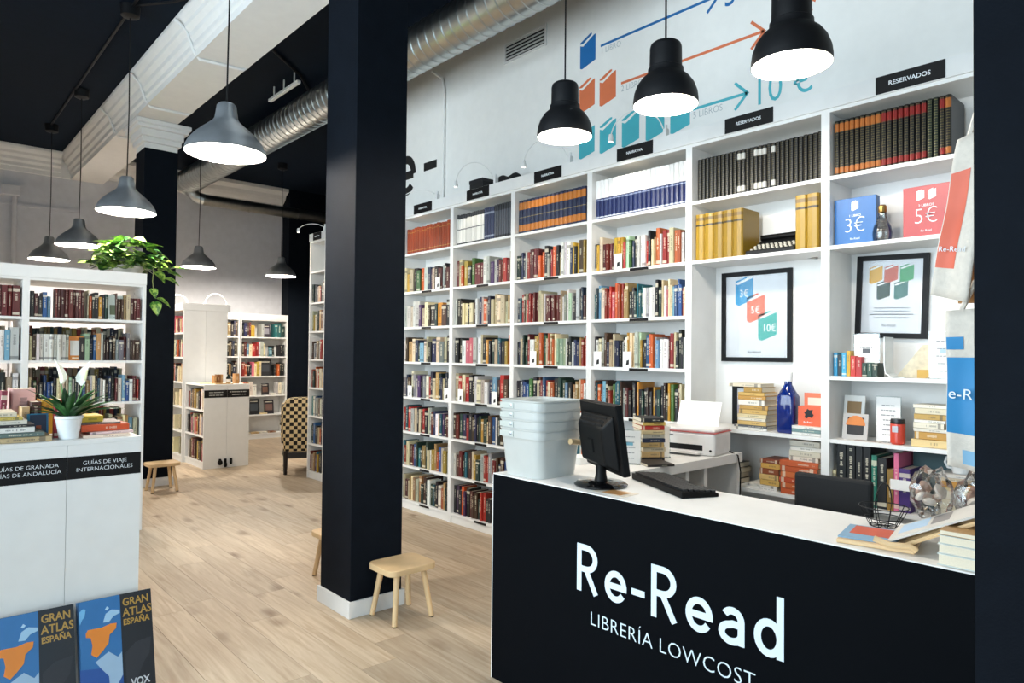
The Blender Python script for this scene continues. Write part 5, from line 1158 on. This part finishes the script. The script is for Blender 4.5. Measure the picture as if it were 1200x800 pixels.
pile(3.625, 1.765, .905, [(.025, 'D9CFC0'), (.03, 'C9C2B0'), (.024, 'E2DED4'), (.03, 'CFC8B8')], .17, 'pale book atop the red-orange pile, %s upwards', 'piles on the lower printer shelf', r)
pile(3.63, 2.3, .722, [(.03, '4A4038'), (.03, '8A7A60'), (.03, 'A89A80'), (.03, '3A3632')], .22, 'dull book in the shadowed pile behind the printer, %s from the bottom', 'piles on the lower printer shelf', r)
# right bay, shelf 1.371
r = random.Random(4); y = 1.528
for k, (t_, h_, c_) in enumerate(((.022, .12, '2A8AB4'), (.02, .11, '22303A'), (.024, .12, '3A9AC0'), (.02, .13, 'C79A2E'), (.026, .105, 'B8302A'), (.03, .1, 'A82A2C'), (.024, .07, '1F3A30'), (.024, .072, '22443A'), (.026, .07, '1C332C'))):
    book(shelfM(3.625, y, 1.371), (t_-.001, .09, h_), c_, 'miniature book on the tilted-print shelf, %s from left' % nth(k), 'book', 'miniature books', COVERF, 'miniature_book'); y -= t_
card_stand(shelfM(3.66, 1.378, 1.371), .118, .215, 'white lettered card stand before the tilted framed print', 9, 6, '55585E'); card_stand(shelfM(3.67, 1.03, 1.371), .13, .22, 'white card stand half hidden behind the lower tote bag', 10, 5, 'A9C4D8')
ah = thing('acrylic_stand', 'curved clear acrylic stand on the shelf', 'stand', (3.63, 1.28, 1.3716)); obj('sheet', MB().sheet(lambda u, v: (-.01+.12*v, [-.07, -.03, -.006, 0, 0, 0][int(u*5)], [.0, .003, .02, .06, .14, .2][int(u*5)]), 5, 1), pm('acrylic_milky', 'E2E6E6', .2), ah, solid=.004); obj('foot_plate', B(-.01, -.09, 0, .11, -.0, .003), pm('acrylic_milky', 'E2E6E6', .2), ah)
pa = tag(link('parchment_sheet', None), 'curled cream parchment with gold block leaning on the shelf', 'paper'); pa.matrix_world = shelfM(3.7, 1.262, 1.371)
obj('sheet', MB().prism([(0, 0), (.2, 0), (.2, .14), (.17, .165), (.12, .16)], 0, .004, frame((1,0,0), (0,0,1), (0, .03, 0))), pm('parchment', 'D8CDB4', .8, noise=.15, nscale=50), pa); obj('gold_block', B(.11, -.02, 0, .2, .025, .04), pm('gold_block', 'B9923A', .5), pa)
# right bay, shelf 1.046
def photo(M, w_, h_, label, pic, rim='E0DED8', grp='small picture frames'):
    t = tag(link('photo_card', None), label, 'photo', grp); t.matrix_world = M
    obj('mount', B(0, 0, 0, w_, .006, h_), paint(rim), t); obj('picture', B(w_*.16, -.0008, h_*.2, w_*.84, 0, h_*.86), paint(pic), t); obj('strut', B(w_*.4, .006, 0, w_*.6, .03, .004), paint(rim), t); return t
lb = Matrix.Rotation(math.radians(-10), 4, 'X')
photo(shelfM(3.71, 1.52, 1.046) @ lb, .105, .225, 'white-framed photograph with brown picture at the back of the shelf', '8A6A40'); q = photo(shelfM(3.645, 1.49, 1.046) @ lb, .12, .135, 'photograph with orange arc in front of the brown one', '1E1A1A', 'B9B4B0')
obj('orange_arc', MB().prism(arc(.06, .075, .048, .05, 0, 180, 10), 0, .0009, frame((1,0,0), (0,0,1), (0, -.0002, 0))), paint('D07A34'), q)
card_stand(shelfM(3.69, 1.285, 1.046), .112, .225, 'white lettered card behind the red drinks can', 12, 7)
can = tag(link('drinks_can', None), 'red drinks can with black lid', 'can'); can.matrix_world = Matrix.Translation((3.64, 1.225, 1.0466))
obj('body', MB().lathe([(.001, 0), (.026, 0), (.033, .008), (.033, .105), (.031, .112)], 24), pm('can_red', 'C9402C', .3), can, smooth=True); obj('lid', MB().lathe([(.033, .1), (.034, .102), (.031, .118), (.03, .124), (.001, .12)], 24), pm('can_black', '17181A', .35), can, smooth=True); obj('label_patch', B(-.0345, -.012, .06, -.0325, .014, .09), paint('B9BCC4'), can)
r = random.Random(8)
pile(3.625, 1.17, 1.046, [(.035, 'D8BE86')], .16, 'thick cream book under the right-hand pile, %s', 'piles beside the red can', r, .15); pile(3.63, 1.155, 1.082, [(.035, 'B98A3A'), (.016, 'D8D2C4'), (.026, 'E0D8C4'), (.014, 'E6E2D8'), (.026, 'B9964E'), (.028, 'D9CFB4'), (.016, 'E6E0D0')], .14, 'book in the pile right of the red can, %s above the thick cream one', 'piles beside the red can', r, .15)
pile(3.63, 1.005, 1.046, [(.03, 'C9AE78'), (.03, 'D2BE90'), (.02, '17181A'), (.03, 'DCD6C8'), (.026, 'B98A3A'), (.03, 'E0DCD0'), (.02, 'C9A45A'), (.016, 'E0DCD0')], .14, 'book in the pile behind the lower tote bag, %s from the bottom', 'piles beside the lower tote bag', r, .15)
pl_ = obj('scattered_papers', B(3.605, 1.30, 1.0466, 3.66, 1.45, 1.049), paint('CFC9C2'), label='loose printed leaflets lying before the photographs', cat='leaflets'); obj('leaflet', B(3.61, 1.32, 1.049, 3.65, 1.42, 1.0505), paint('9A8C84'), pl_)
# right bay, shelf .722
y = 1.53
for k, (t_, h_, c_, nm) in enumerate(((.02, .16, 'D9CBA0', 'thin cream'), (.05, .3, '14181A', 'tall black'), (.045, .31, '101214', 'taller black'), (.035, .3, '17191C', 'black slipcased'), (.04, .31, '111316', 'large black'), (.028, .26, '1E6E5C', 'teal-green'), (.045, .25, '16181A', 'squat black'), (.03, .2, '8A6A2E', 'bronze'), (.024, .28, 'D2688C', 'bright pink'), (.05, .21, '43286E', 'thick purple'))):
    book(shelfM(3.62, y, .722), (t_-.001, .2, h_), c_, '%s book standing behind the chair back, lower right shelf' % nm, 'book', 'books behind the chair', COVERF, 'standing_book'); y -= t_
book(shelfM(3.80, 1.2, .722) @ Matrix.Rotation(PI/2, 4, 'Z') @ Matrix.Translation((-.02, -.2, 0)), (.02, .2, .3), '26484E', 'dark teal book facing out behind the purple one', 'book', 'books behind the chair', COVERF, 'standing_book')
pp_ = obj('paper_band', B(3.60, 1.135, .83, 3.603, 1.245, .88), PAPER, label='white paper band around the pink and purple books', cat='paper band')
pile(3.61, 1.06, .722, [(.05, 'CFC6B0'), (.045, 'C9BFA6'), (.04, 'D6CDB8'), (.012, 'D9C79C'), (.03, 'C08A3C'), (.016, 'C9B9A0'), (.014, 'D0CCC6')], .2, 'pale book in the low pile under the tote bags, %s from the bottom', 'low pile under the tote bags', r, .17)
mug = tag(link('white_mug', None), 'white mug on the low pile under the tote bags', 'mug'); mug.matrix_world = Matrix.Translation((3.69, .97, .934))
obj('cup', MB().lathe([(.001, 0), (.034, 0), (.038, .01), (.038, .085), (.034, .085), (.033, .01), (.001, .006)], 24), pm('mug_white', 'E6E6E4', .25), mug, smooth=True); obj('handle', MB().tube([(0, .036, .07), (0, .06, .068), (0, .066, .045), (0, .055, .022), (0, .036, .02)], .006, 8), MATS['mug_white'], mug, smooth=True)

# little white logo cards tucked before the spines
for i, x, z, lb in ((6, .215, 2.047, 'white logo card on shelf two of the white-and-blue bay'), (6, .04, 1.387, 'left white logo card on shelf four of the white-and-blue bay'), (6, .30, 1.387, 'middle white logo card on shelf four of the white-and-blue bay'), (5, .20, 1.387, 'white logo card on shelf four of the orange-banded bay'),
                    (4, .10, 1.056, 'left white logo card on shelf five of the black-and-white bay'), (4, .55, 1.056, 'right white logo card on shelf five of the black-and-white bay'), (3, .13, 1.056, 'left white logo card on shelf five of the rust-red bay'), (3, .71, 1.056, 'right white logo card on shelf five of the rust-red bay'), (3, .56, 2.047, 'white logo card on shelf two of the rust-red bay')):
    c = tag(link('logo_card', None), lb, 'card', 'white logo cards'); c.matrix_world = bayM(i) @ Matrix.Translation((x, .008, z+.0006))
    obj('card', B(0, 0, 0, .07, .0015, .105), PAPER, c); obj('mark', MB().prism([(.025, .015), (.05, .02), (.05, .05), (.03, .045)], 0, .0006, frame((1,0,0), (0,0,1), (0, -.0001, 0))), paint('15161A'), c); obj('easel', B(.02, .0015, 0, .05, .012, .003), PAPER, c)
# items on the far low counter
for k, (x, w_, h_, c_, lb) in enumerate(((3.0, .03, .11, 'A87A44', 'first tan book standing on the far low counter'), (3.035, .035, .12, '8A5A34', 'second brown book standing on the far low counter'), (3.075, .03, .12, 'B98A54', 'third tan book standing on the far low counter'), (3.26, .05, .13, 'B0804A', 'amber book standing alone on the far low counter'))):
    stand(x, 9.0, 1.05, w_, .1, h_, c_, lb, grp='books on the far low counter')
flat(2.98, 8.9, 1.05, .22, .1, .012, 'A07A3A', 'flat tan book on the far low counter', grp='books on the far low counter'); flat(2.86, 9.1, 1.05, .16, .2, .01, 'C9AE88', 'thin pale book on the far low counter', grp='books on the far low counter'); flat(3.33, 8.92, 1.05, .05, .08, .02, 'A84A34', 'small red book at the end of the far low counter', grp='books on the far low counter')
fb_ = tag(link('dark_bottle', None), 'small dark bottle among books on the far low counter', 'bottle'); fb_.matrix_world = Matrix.Translation((3.18, 9.02, 1.0505)); obj('glass', MB().lathe([(.001, 0), (.028, 0), (.03, .01), (.03, .08), (.012, .1), (.012, .12), (.001, .12)], 16), pm('bottle_dark', '1A2A2A', .15), fb_, smooth=True); obj('label_band', MB().lathe([(.0305, .025), (.0305, .06)], 16), PAPER, fb_, smooth=True)
